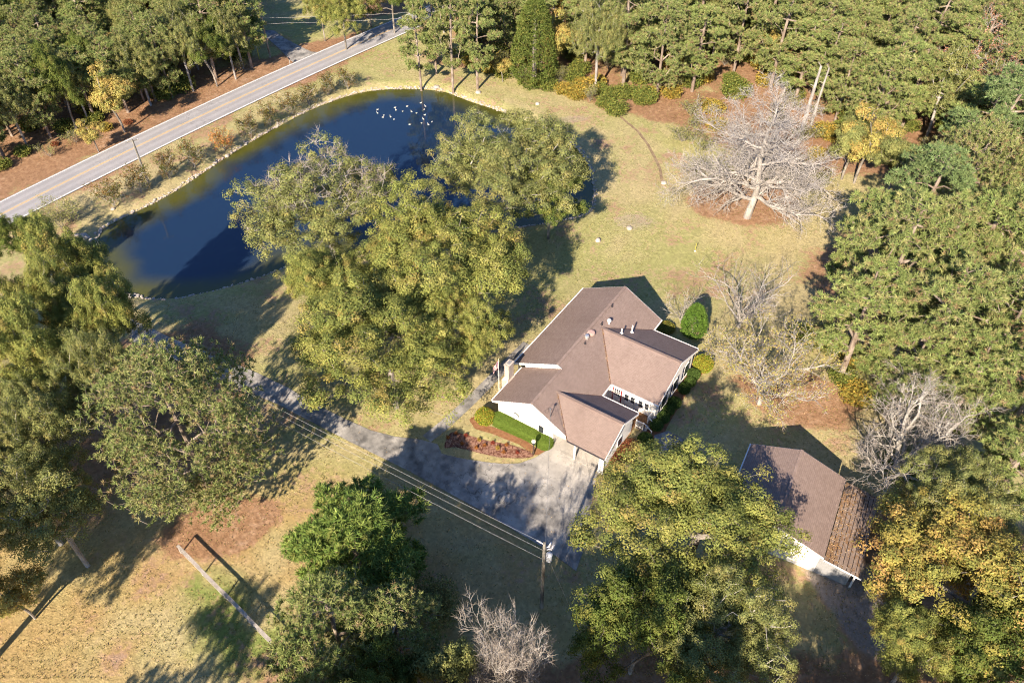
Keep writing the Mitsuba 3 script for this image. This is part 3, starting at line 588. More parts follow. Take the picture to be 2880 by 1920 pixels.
PAL_PINE = [[.160, .195, .068], [.190, .210, .080], [.128, .165, .058], [.220, .215, .095], [.205, .160, .085]]
PAL_PINE_BLUE = [[.120, .170, .070], [.145, .190, .080], [.100, .140, .058]]
PAL_CEDAR = [[.125, .180, .045], [.160, .205, .055], [.090, .140, .036], [.195, .215, .065]]
PAL_YELLOW = [[.270, .240, .075], [.230, .215, .070], [.280, .210, .070], [.180, .185, .060]]
PAL_RED = [[.260, .120, .075], [.320, .170, .110], [.200, .090, .055]]
def group(name, parts_):
    scene[name] = {'type': 'shapegroup', **{k: mikit.ply(m, b, color=c) for k, (m, b, c) in parts_.items()}}
    return name
def oak_group(name, seed, R, H, n, leaves, palette, weights, size=.27, lobes=30, bare=0.0, bark='bark', spread=.62, limbs=1.0, flat=.72):
    rng = rng_of(seed); zc, hz = H * .56, H * .44
    pts, lobe, dirs = crown_points(rng, n, R, H, zc, hz, lobes, flat)
    z0 = H * .18; lean = rng.normal(0, .25, 2)
    trunk = [[0, 0, -.6], [0, 0, .8], [lean[0] * .3, lean[1] * .3, z0]] + [[lean[0] * (1 + i), lean[1] * (1 + i), z0 + (zc - z0) * (i + 1) / 4] for i in range(4)]
    nodes, par, tips = colonize(rng, pts, trunk)
    rad = np.maximum(pipe(nodes, par, .021 * limbs, 2.2, rmax=.024 * H), .016)
    order = np.argsort(np.min(np.linalg.norm(pts[:, None] - np.array(trunk)[None], axis=2), axis=1)); q = pts[order]
    lob, dr_ = lobe[order], dirs[order]
    keep = np.ones(len(q), bool)
    if bare: keep = ~((q[:, 2] > H * .66) & (q[:, 0] * .5 + q[:, 1] * .2 < 2.5) & (rng.random(len(q)) < bare))
    bq, bd = q[~keep], dr_[~keep]
    q, lob, dr_ = q[keep], lob[keep], dr_[keep]
    cl = np.repeat(np.arange(len(q)), leaves); u = rng.normal(0, 1, (len(cl), 3)); u[:, 2] += .25; u /= np.linalg.norm(u, axis=1, keepdims=True)
    c = q[cl] + u * (spread * rng.uniform(.75, 1.35, len(q))[cl] * rng.random(len(cl)) ** .4)[:, None] * [1, 1, .85]
    v, f = leaf_tris(rng, c, size, dirs=u * .95 + dr_[cl] * .55); extra = {}
    if len(bq): extra['twigs'] = twig_fans(rng, bq, bd + [0, 0, .7], 1.25, 9)
    return group(name, {**extra, 'trunk': (branches(nodes, par, rad), bark, None), 'crown': ((v, f), 'leaf', np.repeat(tint(rng, cl, palette, weights), 3, 0))})
def needle_tufts(rng, c, out, size, k, thin=.16):
    """a fan of needles round each shoot, pointing along out"""
    n = len(c); o = np.repeat(out, k, 0); d = o * .55 + rng.normal(0, .62, (n * k, 3)); d /= np.linalg.norm(d, axis=1, keepdims=True)
    b = np.repeat(c, k, 0); s = size * rng.uniform(.6, 1.15, (n * k, 1)); w = np.cross(d, rng.normal(0, 1, (n * k, 3))); w /= np.linalg.norm(w, axis=1, keepdims=True) + 1e-9
    v = np.stack([b - w * s * thin, b + w * s * thin, b + d * s], 1).reshape(-1, 3)
    return v, np.arange(3 * n * k).reshape(-1, 3)
def twig_fans(rng, c, out, size, k, col=(.33, .29, .255)):
    v, f = needle_tufts(rng, c, out / np.linalg.norm(out, axis=1, keepdims=True) * 1.6, size, k, .017)
    return (v, f), 'paint', np.repeat(np.array(col) * (1 + .2 * rng.normal(0, 1, (len(c) * k, 1))).clip(.5, 1.4), 3, 0)
def pine_group(name, seed, R, H, n, palette, weights, k=26, size=.55, bottom=.24, lobes=26, lump=(.20, .33), rough=.0):
    """a pine: straight stem, pale limbs, needle clumps massed in tiers of rounded pads"""
    rng = rng_of(seed); hz = H * (1 - bottom) * .5; zc = H * (1 + bottom) * .5
    zz = -1 + 2 * ((np.arange(lobes) + rng.uniform(.1, .9, lobes)) / lobes); az = np.arange(lobes) * 2.4 + rng.normal(0, .4, lobes)
    env = np.sqrt(np.clip(1 - np.abs(zz) ** 2.2, 0, 1)) * np.where(zz > 0, 1 - .28 * zz, 1 + .12 * zz)
    rr = R * env * rng.uniform(.50 - rough, .86, lobes); L = np.stack([np.cos(az) * rr, np.sin(az) * rr, zc + zz * hz * .92], -1); lr = R * rng.uniform(*lump, lobes)
    kk = rng.integers(0, lobes, n); d = rng.normal(0, 1, (n, 3)); d[:, 2] = np.abs(d[:, 2]) * 1.1 - .3; d /= np.linalg.norm(d, axis=1, keepdims=True)
    pts = L[kk] + d * (lr[kk] * rng.uniform(.4, 1.05, n))[:, None] * [1, 1, .6]
    lean = rng.normal(0, .5, 2); trunk = [[lean[0] * (i / 12) ** 2, lean[1] * (i / 12) ** 2, H * i / 12 * .95 - .6 * (i == 0)] for i in range(13)]
    nodes, par, tips = colonize(rng, pts, trunk, wob=.10, seg=1.2)
    rad = np.maximum(pipe(nodes, par, .022, 2.3, rmax=.016 * H), .017)
    out = d * .8 + [0, 0, .55]; v, f = needle_tufts(rng, pts, out, size, k, .11)
    cl = np.repeat(np.arange(n), k); V, F = v, f
    return group(name, {'trunk': (branches(nodes, par, rad), 'bark_pine', None), 'crown': ((V, F), 'leaf', np.repeat(tint(rng, cl, palette, weights, .14), 3, 0))})
def limb_tree(rng, spec, wig=.18, KIDS={1: 1, 2: 1, 3: 1, 4: 1}):
    """recursive bare branching: spec = list of (first nodes, direction, length, radius), levels of side shoots"""
    nodes, par, rad, tips = [], [], [], []
    def add(p, q, r): nodes.append(np.asarray(p, float)); par.append(q); rad.append(r); return len(nodes) - 1
    def grow(p, q, d, L, r, lev, rise):
        m = max(3, int(L / (.9 if lev < 2 else .45))); m = min(m, 12); cur, last, dd = np.array(p, float), q, np.array(d, float)
        for e in range(m):
            dd = dd / np.linalg.norm(dd) + rng.normal(0, wig, 3) + [0, 0, rise / m]; dd /= np.linalg.norm(dd)
            cur = cur + dd * L / m; rr = r * (1 - .72 * (e + 1) / m); last = add(cur, last, max(rr, .015))
            if lev > 0 and e >= (1 if lev > 2 else 0):
                for _ in range(KIDS[lev] if rng.random() < .92 else 0):
                    s = rng.normal(0, 1, 3); s -= dd * (s @ dd); s /= np.linalg.norm(s) + 1e-9
                    s[2] = s[2] * .8 + .12; nd = dd * rng.uniform(.5, .9) + s * rng.uniform(.55, .95)
                    grow(cur, last, nd, L * rng.uniform(.30, .52) * (1.15 - .6 * e / m), max(rr * .55, .015), lev - 1, rise * .6)
        tips.append((cur.copy(), dd.copy()))
    for (p, d, L, r, lev, rise) in spec:
        grow(p, add(p, -1, r), d, L, r, lev, rise)
    return np.array(nodes), np.array(par), np.array(rad), tips
def bare_group(name, seed, stems, H, R, lev=3, trunk_h=1.0, trunk_r=.22, leafpal=None, leaf_n=0, rise=.7, bark='bark_pale', lw=None, spreadz=(.5, 1.1), tipleaf=6, size=.16, kids={1: 1, 2: 1, 3: 1, 4: 1}, twig=0):
    rng = rng_of(seed); spec = []
    for s in range(stems):
        az = s * 6.283 / stems + rng.normal(0, .3); el = rng.uniform(*spreadz); d = np.array([math.cos(az) * math.cos(el), math.sin(az) * math.cos(el), math.sin(el)])
        L = min((H - trunk_h) / max(math.sin(el), .3), R / max(math.cos(el), .2)) * rng.uniform(.85, 1.05)
        spec.append(([rng.normal(0, .05), rng.normal(0, .05), trunk_h * rng.uniform(.75, 1.0)], d, L, trunk_r * .62, lev, rise))
    nodes, par, rad, tips = limb_tree(rng, spec, KIDS=kids)
    tr = tube([[0, 0, -.5], [.02, 0, trunk_h * .5], [0, 0, trunk_h]], [trunk_r * 1.25, trunk_r, trunk_r * .8], 8)
    parts_ = {'trunk': (cat_mesh([tr, branches(nodes, par, rad)]), bark, None)}
    if twig:
        tp, td = np.array([t_[0] for t_ in tips]), np.array([t_[1] for t_ in tips]); parts_['twigs'] = twig_fans(rng, tp, td, twig, 3)
    if leafpal is not None:
        tp = np.array([t_[0] for t_ in tips]); sel = rng.permutation(len(tp))[:leaf_n]; cl = np.repeat(np.arange(len(sel)), tipleaf)
        c = tp[sel][cl] + rng.normal(0, .22, (len(cl), 3)); v, f = leaf_tris(rng, c, size)
        parts_['crown'] = ((v, f), 'leaf', np.repeat(tint(rng, cl, leafpal, lw or [1] * len(leafpal)), 3, 0))
    return group(name, parts_)
def spray_group(name, seed, R, H, n, palette, weights, shape='cone', size=.34, k=6, bark='bark'):
    """cedar or holly: dense upward sprays over a solid form"""
    rng = rng_of(seed); z = rng.random(n) ** .85; az = rng.uniform(0, 6.283, n)
    r = (np.sqrt(np.clip(1 - (z * 1.0) ** 1.7, 0, 1)) if shape != 'egg' else np.sqrt(np.clip(1 - (2 * z - 1) ** 2, 0, 1))) * (.62 + .38 * np.clip(z / .18, 0, 1))
    bump = .80 + .30 * meshkit.fbm(np.stack([np.cos(az) * 2.2, np.sin(az) * 2.2, z * 5], -1), 3, seed)
    r = R * r * (bump if shape != 'ragged' else .62 + .62 * meshkit.fbm(np.stack([np.cos(az) * 3, np.sin(az) * 3, z * 6], -1), 3, seed)) * rng.uniform(.78, 1.04, n) ** .5
    c = np.stack([np.cos(az) * r, np.sin(az) * r, .15 + z * H * .97], -1)
    out = np.stack([np.cos(az) * .8, np.sin(az) * .8, .75 + .6 * z], -1); out /= np.linalg.norm(out, axis=1, keepdims=True)
    v, f = needle_tufts(rng, c, out, size, k); v = v.reshape(-1, 3, 3); m = v.mean(1, keepdims=True)
    v = (m + (v - m) * 1.0).reshape(-1, 3)
    cl = np.repeat(np.arange(n), k)
    tr = tube([[0, 0, -.4], [0, 0, H * .5], [0, 0, H * .9]], [.035 * H, .022 * H, .006 * H], 7)
    return group(name, {'trunk': (tr, bark, None), 'crown': ((v, f), 'leaf', np.repeat(tint(rng, cl, palette, weights, .13), 3, 0))})
def bush_group(name, seed, R, H, n, palette, weights, size=.13, clipped=True):
    rng = rng_of(seed); core = trimesh.creation.icosphere(3, 1.0); cv = np.asarray(core.vertices)
    rr = (.90 if clipped else .62) * (1 + (.10 if clipped else .35) * (meshkit.fbm(cv * 2.0 + seed, 3, seed) - .5)); cv2 = cv * rr[:, None] * [R, R, H * .52] + [0, 0, H * .46]
    d = rng.normal(0, 1, (n, 3)); d /= np.linalg.norm(d, axis=1, keepdims=True)
    br = (1 + (.10 if clipped else .35) * (meshkit.fbm(d * 2.0 + seed, 3, seed) - .5)) * (rng.uniform(.90, 1.0, n) if clipped else rng.uniform(.5, 1.08, n))
    c = d * br[:, None] * [R, R, H * .52] + [0, 0, H * .46]
    v, f = leaf_tris(rng, c, size, up=.2); pal = np.asarray(palette)
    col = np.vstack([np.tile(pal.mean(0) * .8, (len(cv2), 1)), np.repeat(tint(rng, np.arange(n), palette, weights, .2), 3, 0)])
    V, F = cat_mesh([(cv2, np.asarray(core.faces)), (v, f)])
    return group(name, {'foliage': ((V, F), 'leaf', col)})
def plant(name, gname, x, y, label, cat, s=1.0, sz=None, rz=0.0, grp=None, sink=0.0, tilt=0.0, z=None):
    key = numbered(name); z = tz(x, y) if z is None else z
    scene[key] = {'type': 'instance', 'group': {'type': 'ref', 'id': gname}, 'to_world': T().translate([x, y, z - sink]).rotate([0, 0, 1], math.degrees(rz)).rotate([1, 0, 0], tilt).scale([s, s, sz or s])}
    return tag(key, label, cat, grp)

# prototypes
W5, W4, W3 = [5, 4, 3, 2, 1], [4, 3, 3, 1], [3, 2, 1]
oak_group('g_oak_a', 11, 9.0, 16, 950, 145, PAL_OAK, W5, lobes=40, size=.175)
oak_group('g_oak_b', 12, 8.0, 15, 800, 145, PAL_OAK, [4, 4, 2, 3, 1], lobes=34, size=.17)
oak_group('g_oak_c', 13, 9.5, 16, 1050, 115, PAL_OLIVE, W4, limbs=1.4, bark='bark_pale', lobes=46, size=.175)
oak_group('g_oak_bare', 14, 9.0, 16, 1250, 85, PAL_OLIVE, W4, limbs=1.1, bark='bark_pale', bare=.55, lobes=44, size=.19)
oak_group('g_oak_green', 15, 7.0, 13, 560, 100, PAL_GREEN, W4, lobes=28, size=.20)
oak_group('g_oak_gold', 16, 7.5, 13, 640, 135, PAL_GOLD, [4, 5, 3, 4, 1], lobes=30, size=.185)
oak_group('g_oak_small', 17, 4.0, 9, 230, 85, PAL_OLIVE, W4, lobes=16, size=.20, spread=.5)
oak_group('g_oak_yellow', 18, 3.6, 8.5, 170, 75, PAL_YELLOW, W4, lobes=14, size=.21, spread=.5)
oak_group('g_oak_thin', 19, 5.0, 14, 300, 60, PAL_OLIVE, W4, lobes=22, size=.20, bark='bark_pale', limbs=1.3)
pine_group('g_pine_a', 21, 7.5, 20, 1700, PAL_PINE, W5, lobes=34, bottom=.14)
pine_group('g_pine_b', 22, 6.0, 22, 1300, PAL_PINE, W5, bottom=.2, lobes=30)
pine_group('g_pine_c', 23, 5.5, 21, 1150, [[.165, .210, .070], [.195, .225, .080], [.135, .175, .060], [.225, .220, .095], [.190, .155, .080]], W5, bottom=.2, lobes=28)
pine_group('g_pine_blue', 24, 6.5, 21, 1350, PAL_PINE_BLUE, W3, bottom=.16, lobes=30)
pine_group('g_pine_big', 25, 9.2, 19, 4600, PAL_PINE, [3, 4, 2, 3, 1.5], size=.42, bottom=.06, lobes=70, k=22)
pine_group('g_cedar', 31, 5.4, 9.5, 3400, PAL_CEDAR, W4, size=.50, bottom=-.02, lobes=60, k=22, lump=(.13, .26), rough=.15)
spray_group('g_holly', 32, 1.5, 4.2, 1500, [[.070, .130, .022], [.09, .15, .03], [.055, .1, .02]], W3, 'ragged', size=.30, k=5)
spray_group('g_conifer', 33, 4.0, 15, 3200, PAL_GREEN, W4, size=.50, k=6)
def tiered_tree(name, seed, H, R):
    """the great bare tree: tiers of level limbs all the way up one stem"""
    rng = rng_of(seed); spec = []; st = [[.25 * math.sin(i * .9), .2 * math.cos(i * 1.1) - .2, H * i / 9 * .98 - .4 * (i == 0)] for i in range(10)]
    for w in range(24):
        s = .14 + .82 * w / 23; az = w * 2.4 + rng.normal(0, .3); i = s * 9; p = np.array(st[int(i)]) + (np.array(st[min(9, int(i) + 1)]) - st[int(i)]) * (i - int(i))
        L = R * (1.02 - .70 * max(0, s - .28) / .72) * rng.uniform(.85, 1.08) * (.85 if s < .2 else 1); spec.append((p, [math.cos(az), math.sin(az), rng.uniform(-.02, .28) + .7 * max(0, s - .75)], L, .30 * (1.12 - s), 3, .14))
    nodes, par, rad, tips = limb_tree(rng, spec, .15, {1: 1, 2: 1, 3: 2, 4: 1})
    tp, td = np.array([t_[0] for t_ in tips]), np.array([t_[1] for t_ in tips])
    return group(name, {'trunk': (tube(st, np.linspace(.52, .07, 10), 9), 'bark_pale', None), 'branches': (branches(nodes, par, rad), 'bark_pale', None), 'twigs': twig_fans(rng, tp, td, .7, 2, (.34, .315, .30))})
tiered_tree('g_bare_great', 44, 17.5, 11.8)
bare_group('g_bare_wide', 42, 8, 12, 7.0, 3, 3.0, .36, spreadz=(.35, 1.2), twig=.8, bark='bark_white')
bare_group('g_bare_vase', 43, 8, 9, 2.6, 2, .8, .20, spreadz=(1.1, 1.45), twig=.8)
bare_group('g_bare_leafy', 44, 9, 9, 6.5, 3, 2.2, .24, PAL_YELLOW, 1500, spreadz=(.2, 1.3), lw=[2, 2, 2, 1], tipleaf=4, size=.2, twig=.6)
bare_group('g_bare_grey', 45, 10, 12, 4.0, 3, 1.5, .2, spreadz=(.7, 1.4), twig=.7)
bare_group('g_bare_dense', 48, 13, 7.5, 3.6, 3, 1.2, .16, spreadz=(.5, 1.45), kids={1: 2, 2: 1, 3: 1, 4: 1}, twig=.7)
bare_group('g_bare_red', 46, 8, 13, 4.5, 3, 4.0, .2, PAL_RED, 900, spreadz=(.6, 1.35), tipleaf=7, size=.22, twig=.7)
bare_group('g_scrub', 47, 9, 3.0, 1.6, 2, .2, .05, PAL_OLIVE, 150, spreadz=(.4, 1.3), tipleaf=8, bark='bark')
PAL_MYRTLE = [[.070, .078, .022], [.105, .080, .025], [.125, .070, .025], [.055, .070, .020]]
bare_group('g_myrtle', 51, 9, 3.4, 1.5, 2, .25, .07, PAL_MYRTLE, 120, spreadz=(.95, 1.4), tipleaf=15, size=.22, rise=.3)
bare_group('g_myrtle_red', 52, 8, 3.2, 1.6, 2, .25, .07, [[.33, .15, .05], [.30, .19, .06], [.25, .10, .04], [.16, .13, .04]], 220, spreadz=(.8, 1.4), tipleaf=16, size=.20, rise=.3)
bare_group('g_myrtle_bare', 53, 10, 3.6, 1.7, 2, .25, .07, spreadz=(.8, 1.4), rise=.2)
bush_group('g_box', 61, .64, 1.05, 2600, [[.050, .085, .022], [.065, .10, .026], [.04, .07, .018]], W3, size=.09)
bush_group('g_bush_bright', 62, 1.0, 1.7, 3400, [[.17, .20, .025], [.23, .20, .03], [.11, .16, .025], [.28, .18, .04]], [3, 2, 3, 1], size=.15)
bush_group('g_bush_low', 63, 1.0, .75, 1800, [[.12, .14, .03], [.17, .13, .035], [.09, .12, .028]], W3, size=.12)
bush_group('g_bush_red', 64, .8, .95, 1500, [[.14, .05, .03], [.20, .08, .04], [.10, .07, .03]], W3, size=.14, clipped=False)
bush_group('g_scrub_green', 65, 1.8, 2.2, 1700, PAL_GREEN + [[.17, .17, .04]], [3, 3, 2, 2, 2], size=.30, clipped=False)
bush_group('g_scrub_yellow', 66, 1.6, 2.0, 1500, [[.20, .17, .04], [.26, .18, .04], [.14, .14, .035]], W3, size=.28, clipped=False)
bush_group('g_scrub_dark', 67, 2.3, 4.2, 3600, [[.11, .13, .05], [.14, .15, .06], [.17, .16, .07]], W3, size=.22, clipped=False)

# ------------------------------------------------------------------ the trees that stand out
def tree(g, R0, xy, R, H, H0, label, cat='tree', name='oak_tree', rz=0.0, grp=None, sink=0.0):
    return plant(name, g, xy[0], xy[1], label, cat, R / R0, H / H0, rz, grp, sink)
OA, OB, OC, OBR, OG, OGO, OS, OY, OT = ('g_oak_a', 9.0, 16), ('g_oak_b', 8.0, 15), ('g_oak_c', 9.5, 16), ('g_oak_bare', 9.0, 16), ('g_oak_green', 7.0, 13), ('g_oak_gold', 7.5, 13), ('g_oak_small', 4.0, 9), ('g_oak_yellow', 3.6, 8.5), ('g_oak_thin', 5.0, 14)
PA, PB, PC, PBL, PBIG = ('g_pine_a', 7.5, 20), ('g_pine_b', 6.0, 22), ('g_pine_c', 5.5, 21), ('g_pine_blue', 6.5, 21), ('g_pine_big', 9.2, 19)
def put(k, xy, R, H, label, rz=0.0, name=None, cat='tree', grp=None):
    g, R0, H0 = k
    nm = name or ('pine_tree' if 'pine' in g else 'oak_tree')
    return tree(g, R0, xy, R, H, H0, label, cat, nm, rz, grp)
put(OA, (-8.45, 69.34), 11.0, 18, 'large yellow-green oak in the middle of the picture, beside the pond', .3)
put(OB, (-12.20, 55.32), 10.0, 15.5, 'broad yellow-green oak leaning over the driveway left of the flagpole', 1.7)
put(OBR, (-22.79, 81.20), 10.5, 17, 'oak with a bare silver-grey top standing at the near pond bank', 2.2)
put(OC, (-0.14, 88.71), 11.6, 17, 'spreading oak with pale limbs overhanging the right end of the pond', .9)
put(OG, (4.93, 86.29), 5.4, 11, 'shaded lower oak between the pond end and the back lawn', 2.2)
put(OA, (-5.16, 59.77), 5.6, 13, 'oak crown nearest the house front, between the pond oaks and the roof', 4.0)
put(OB, (-19.29, 67.12), 6.6, 14, 'oak at the left end of the central clump, above the shaded lawn', 3.1)
put(PBIG, (-27.92, 43.42), 8.2, 19.5, 'large round-headed pine with tufted crown left of the driveway', .4)
put(OG, (-59.27, 77.81), 3.8, 11, 'dark green oak at the left picture edge beside the road', .2)
put(OB, (-45.48, 65.42), 4.8, 18.5, 'yellow-green oak at the left end of the pond', 2.0)
put(OA, (-47.07, 58.88), 5.0, 18.5, 'pale-limbed oak at the left picture edge, below the pond corner', 5.0)
put(OB, (-40.28, 58.19), 4.4, 18, 'low yellow-green oak above the far end of the driveway', 4.3)
put(OB, (-43.69, 51.03), 5.6, 18, 'large olive oak left of the big round pine', 1.0)
put(OC, (-38.17, 51.39), 4.4, 16.5, 'shaded olive oak behind the upper left side of the big pine', 2.7)
put(OC, (-41.62, 44.73), 5.4, 16, 'shaded dark oak between the left picture edge and the big pine', 2.4)
put(OC, (-40.95, 39.23), 5.8, 14, 'shaded olive oak at the left edge above the tan lawn', 3.3)
put(OT, (-37.68, 37.01), 4.4, 13, 'thin shaded oak with pale twigs touching the big pine', 1.5)
put(OY, (-40.31, 32.13), 2.9, 8, 'small yellow tree at the left picture edge beside the tan lawn', 1.0, name='maple_tree')
plant('cedar_tree', 'g_cedar', *(-13.01, 35.44), 'dense bright green cedar standing alone below the driveway', 'tree', 1.28, 1.08, .7)
put(PA, (-12.66, 26.32), 5.0, 14, 'pine with loose tufts at the lower end of the rail fence', .5)
put(PC, (-13.91, 23.22), 3.4, 14, 'low pine at the bottom edge right of the lawn shadows', 2.0)
put(PA, (-8.47, 26.82), 4.0, 13, 'pine tucked against the shaded side of the cedar', 3.5)
plant('willow_shrub', 'g_scrub_dark', *(-6.60, 32.16), 'dull grey-green shrub in deep shade right of the cedar', 'shrub', 1.0, 1.1, .4)
put(OS, (-4.85, 23.62), 3.3, 13, 'small yellow-green tree at the bottom edge beside the grey bare one', .4)
put(OG, (-9.58, 22.92), 3.6, 13, 'dark green tree at the bottom edge below the cedar', 1.4)
plant('bare_tree', 'g_bare_dense', *(-0.44, 23.73), 'grey leafless bushy tree at the bottom edge of the picture', 'tree', .85, 1.75, .4)
put(OB, (13.94, 33.91), 10.0, 14.5, 'large yellow-green oak standing between the house and the outbuilding', .8)
put(OG, (9.26, 27.23), 5.4, 13, 'shaded oak right of the utility pole at the bottom of the picture', 2.9)
put(OC, (14.76, 26.92), 6.4, 13, 'shaded oak directly below the golden-green oak by the outbuilding', 4.1)
put(OGO, (33.25, 29.73), 8.6, 14, 'golden-brown oak right of the lean-to roof', .2)
put(OC, (36.63, 37.45), 5.8, 13, 'olive-green oak behind the golden oak at the right', 1.2)
put(OB, (29.69, 26.14), 4.6, 12, 'yellow-green oak at the bottom right, below the golden oak', 2.2)
put(OG, (34.37, 24.75), 5.2, 13, 'dark green oak in the bottom right corner', 3.2)
plant('bare_tree', 'g_bare_wide', *(36.42, 45.92), 'white-limbed leafless tree right of the outbuilding', 'tree', .98, .95, 1.0)
plant('bare_tree', 'g_bare_leafy', *(26.00, 55.60), 'half-bare tree with last yellow leaves behind the outbuilding', 'tree', 1.0, 1.0, 2.0)
plant('bare_tree', 'g_bare_vase', *(26.47, 67.91), 'narrow vase-shaped bare tree on the lawn behind the house', 'tree', 1.05, 1.05, .5)
plant('bare_tree', 'g_bare_great', *(32.49, 90.81), 'huge pale leafless tree with level limbs beyond the back lawn', 'tree', 1.0, 1.0, .6)
plant('crape_myrtle', 'g_myrtle_bare', *(19.80, 68.76), 'bare vase-shaped crape myrtle at the far corner of the house', 'small tree', 1.0, 1.0, .1)
plant('holly_bush', 'g_holly', *(20.81, 66.59), 'upright dense green holly beside the rear wing of the house', 'shrub', 1.05, 1.05, 0)
# pines that close the right side
RP = [(2055,640,11,7.0,20,'pine with long pale limbs nearest the back lawn, right of the great bare tree',PA), (2215,455,11,7.0,20,'rounded green pine at the right, upper of the big ones',PBIG), (2310,640,11,7.0,21,'pine at the right picture edge, level with the house ridge',PA),
      (2160,780,10,6.4,19,'pine above the white-limbed bare tree',PB), (2290,820,10,6.2,19,'pine at the right edge behind the bare tree',PA), (1985,740,9,5.4,16,'low pine at the edge of the lawn, right of the vase-shaped tree',PC),
      (2290,300,12,6.5,20,'blue-green pine at the right edge below the russet tree',PBL), (2110,520,10,6.0,20,'pine between the great bare tree and the rounded one',PBL), (2230,640,10,6.0,20,'bright green pine amid the right-hand pines',PC),
      (2330,960,9,5.4,17,'shaded pine at the right edge beside the bare tree',PB), (2220,910,8,4.6,15,'small dark pine right behind the white-limbed tree',PC), (2085,860,7,3.8,13,'small pine at the foot of the right-hand pines',PC), (2345,480,11,6.0,20,'pine at the far right edge above the house level',PBIG),
      (1985,600,8,4.6,17,'slim pine at the lawn edge behind the great bare tree',PC), (2330,1090,7,4.5,13,'green pine at the right edge, below the bare tree',PC), (2140,640,11,5.6,20,'pine in the heart of the right-hand group',PB)]
TOK_RP = [(39.38, 63.58), (53.60, 79.96), (50.85, 63.66), (41.28, 55.41), (45.73, 53.08), (35.35, 58.92), (63.13, 94.03), (46.78, 75.32), (48.22, 64.94), (44.85, 46.43), (42.38, 49.91), (38.55, 53.62), (59.23, 77.64), (39.65, 70.94), (43.62, 41.72), (43.20, 63.60)]
for i, ((_, _, _, R, H, lab, k), xy) in enumerate(zip(RP, TOK_RP)): put(k, xy, R, H, lab, i * 1.3)
# crape myrtles in a row along the road
MY = [(-51.81, 94.08), (-48.16, 97.70), (-44.46, 101.15), (-40.86, 104.50), (-36.50, 109.52), (-32.16, 113.77), (-28.92, 117.23), (-25.31, 120.55), (-22.12, 123.83), (-18.34, 126.92), (-13.32, 129.32)]
MY = [(-55.77, 94.05), (-53.30, 97.66), (-50.25, 101.22), (-47.48, 104.57), (-44.30, 109.46), (-41.15, 113.56), (-38.83, 117.15), (-36.21, 120.60), (-33.77, 123.73), (-31.02, 126.97), (-27.99, 129.04)]
ORD = ['first crape myrtle of the roadside row, nearest the left edge', 'second crape myrtle from the left, beside the roadside pole', 'third crape myrtle from the left in the roadside row', 'crape myrtle just left of the orange one in the roadside row',
       'orange-leaved crape myrtle in the row between road and pond', 'sparse crape myrtle just right of the orange one', 'seventh crape myrtle from the left in the roadside row', 'fourth crape myrtle from the far end of the roadside row',
       'third crape myrtle from the far end of the roadside row', 'second last crape myrtle of the roadside row', 'last crape myrtle of the roadside row, at the far pond bend']
for i, xy in enumerate(MY): plant('crape_myrtle', 'g_myrtle_red' if i == 4 else 'g_myrtle', *xy, ORD[i], 'small tree', .98 - .015 * i, 1.12 - .02 * i, i * .9, 'crape myrtles along the road')

# ------------------------------------------------------------------ the woods
def scatter(poly, gap, seed):
    rng = rng_of(seed); x0, y0, x1, y1 = poly.bounds; out = []
    for x in np.arange(x0, x1, gap):
        for y in np.arange(y0, y1, gap):
            q = np.array([x, y]) + rng.uniform(0, gap * .85, 2)
            if poly.contains(shapely.Point(*q)): out.append(q)
    return out
rng = rng_of(77)
east = shapely.Polygon([(-15.07, 165.25), (-16.47, 154.54), (-8.58, 139.43), (0.89, 134.35), (9.85, 128.73), (18.40, 124.17), (21.79, 121.96), (27.84, 123.79), (34.12, 126.28), (44.58, 123.63), (48.45, 113.74), (49.30, 104.81), (56.23, 100.15), (78, 92), (112, 120), (116, 182), (30, 184), (-14, 182)])
KE = [(PA, 5.4, 15, 'pine'), (PB, 5.2, 16, 'pine'), (PC, 5.2, 15, 'pine'), (PBL, 5.2, 16, 'pine'), (OC, 5.0, 16, 'olive'), (OY, 4.2, 13, 'yellow'), (OT, 4.6, 17, 'thin'), (OG, 5.0, 16, 'green')]
ZONES_E = [(0, 150, 'at the top centre between the pond dam and the frame top'), (20, 140, 'behind the scrub at the head of the ditch'), (38, 115, 'directly behind the great bare tree'), (45, 165, 'at the top edge above the great bare tree'), (65, 120, 'around the golden tree at upper right'), (75, 165, 'at the top edge right of the broken snags'), (95, 135, 'round the russet trees at the right edge'), (105, 168, 'in the top right corner of the picture')]
ADJ_E = ['broad green pine', 'tall green pine', 'bright green pine', 'blue-green pine', 'olive broadleaved tree', 'yellow-leaved tree', 'thin-crowned pale tree', 'deep green broad tree']
for q in scatter(east, 6.6, 5):
    left = np.clip((25 - q[0]) / 30, 0, 1) * np.clip((185 - q[1]) / 30, 0, 1)
    w = np.array([5, 4, 4, 2, .5, .25, .5, .3]) * (1 - left) + np.array([1.5, 1.5, 2, .5, 2, 2, 2.5, 2]) * left
    ki = int(rng.choice(len(KE), p=w / w.sum())); k, R, H, kind = KE[ki]
    zn = ZONES_E[int(np.argmin([np.hypot(q[0] - zx, q[1] - zy) for zx, zy, _ in ZONES_E]))][2]; ad = ADJ_E[ki]
    s = rng.uniform(.82, 1.15)
    put(k, q, R * s, H * s, f'{ad} {zn}', rng.uniform(0, 6.28), name={'pine': 'pine_tree'}.get(kind, 'woodland_tree'), grp=f'{ad} {zn}')
for xy, R, H, lab in (((72.44, 115.55), 5.5, 14, 'russet half-bare tree amid the green pines at upper right'), ((75.29, 110.05), 4.5, 13, 'russet twiggy tree at the right edge among the pines')):
    plant('bare_tree', 'g_bare_red', *xy, lab, 'tree', R / 4.5, H / 13, R)
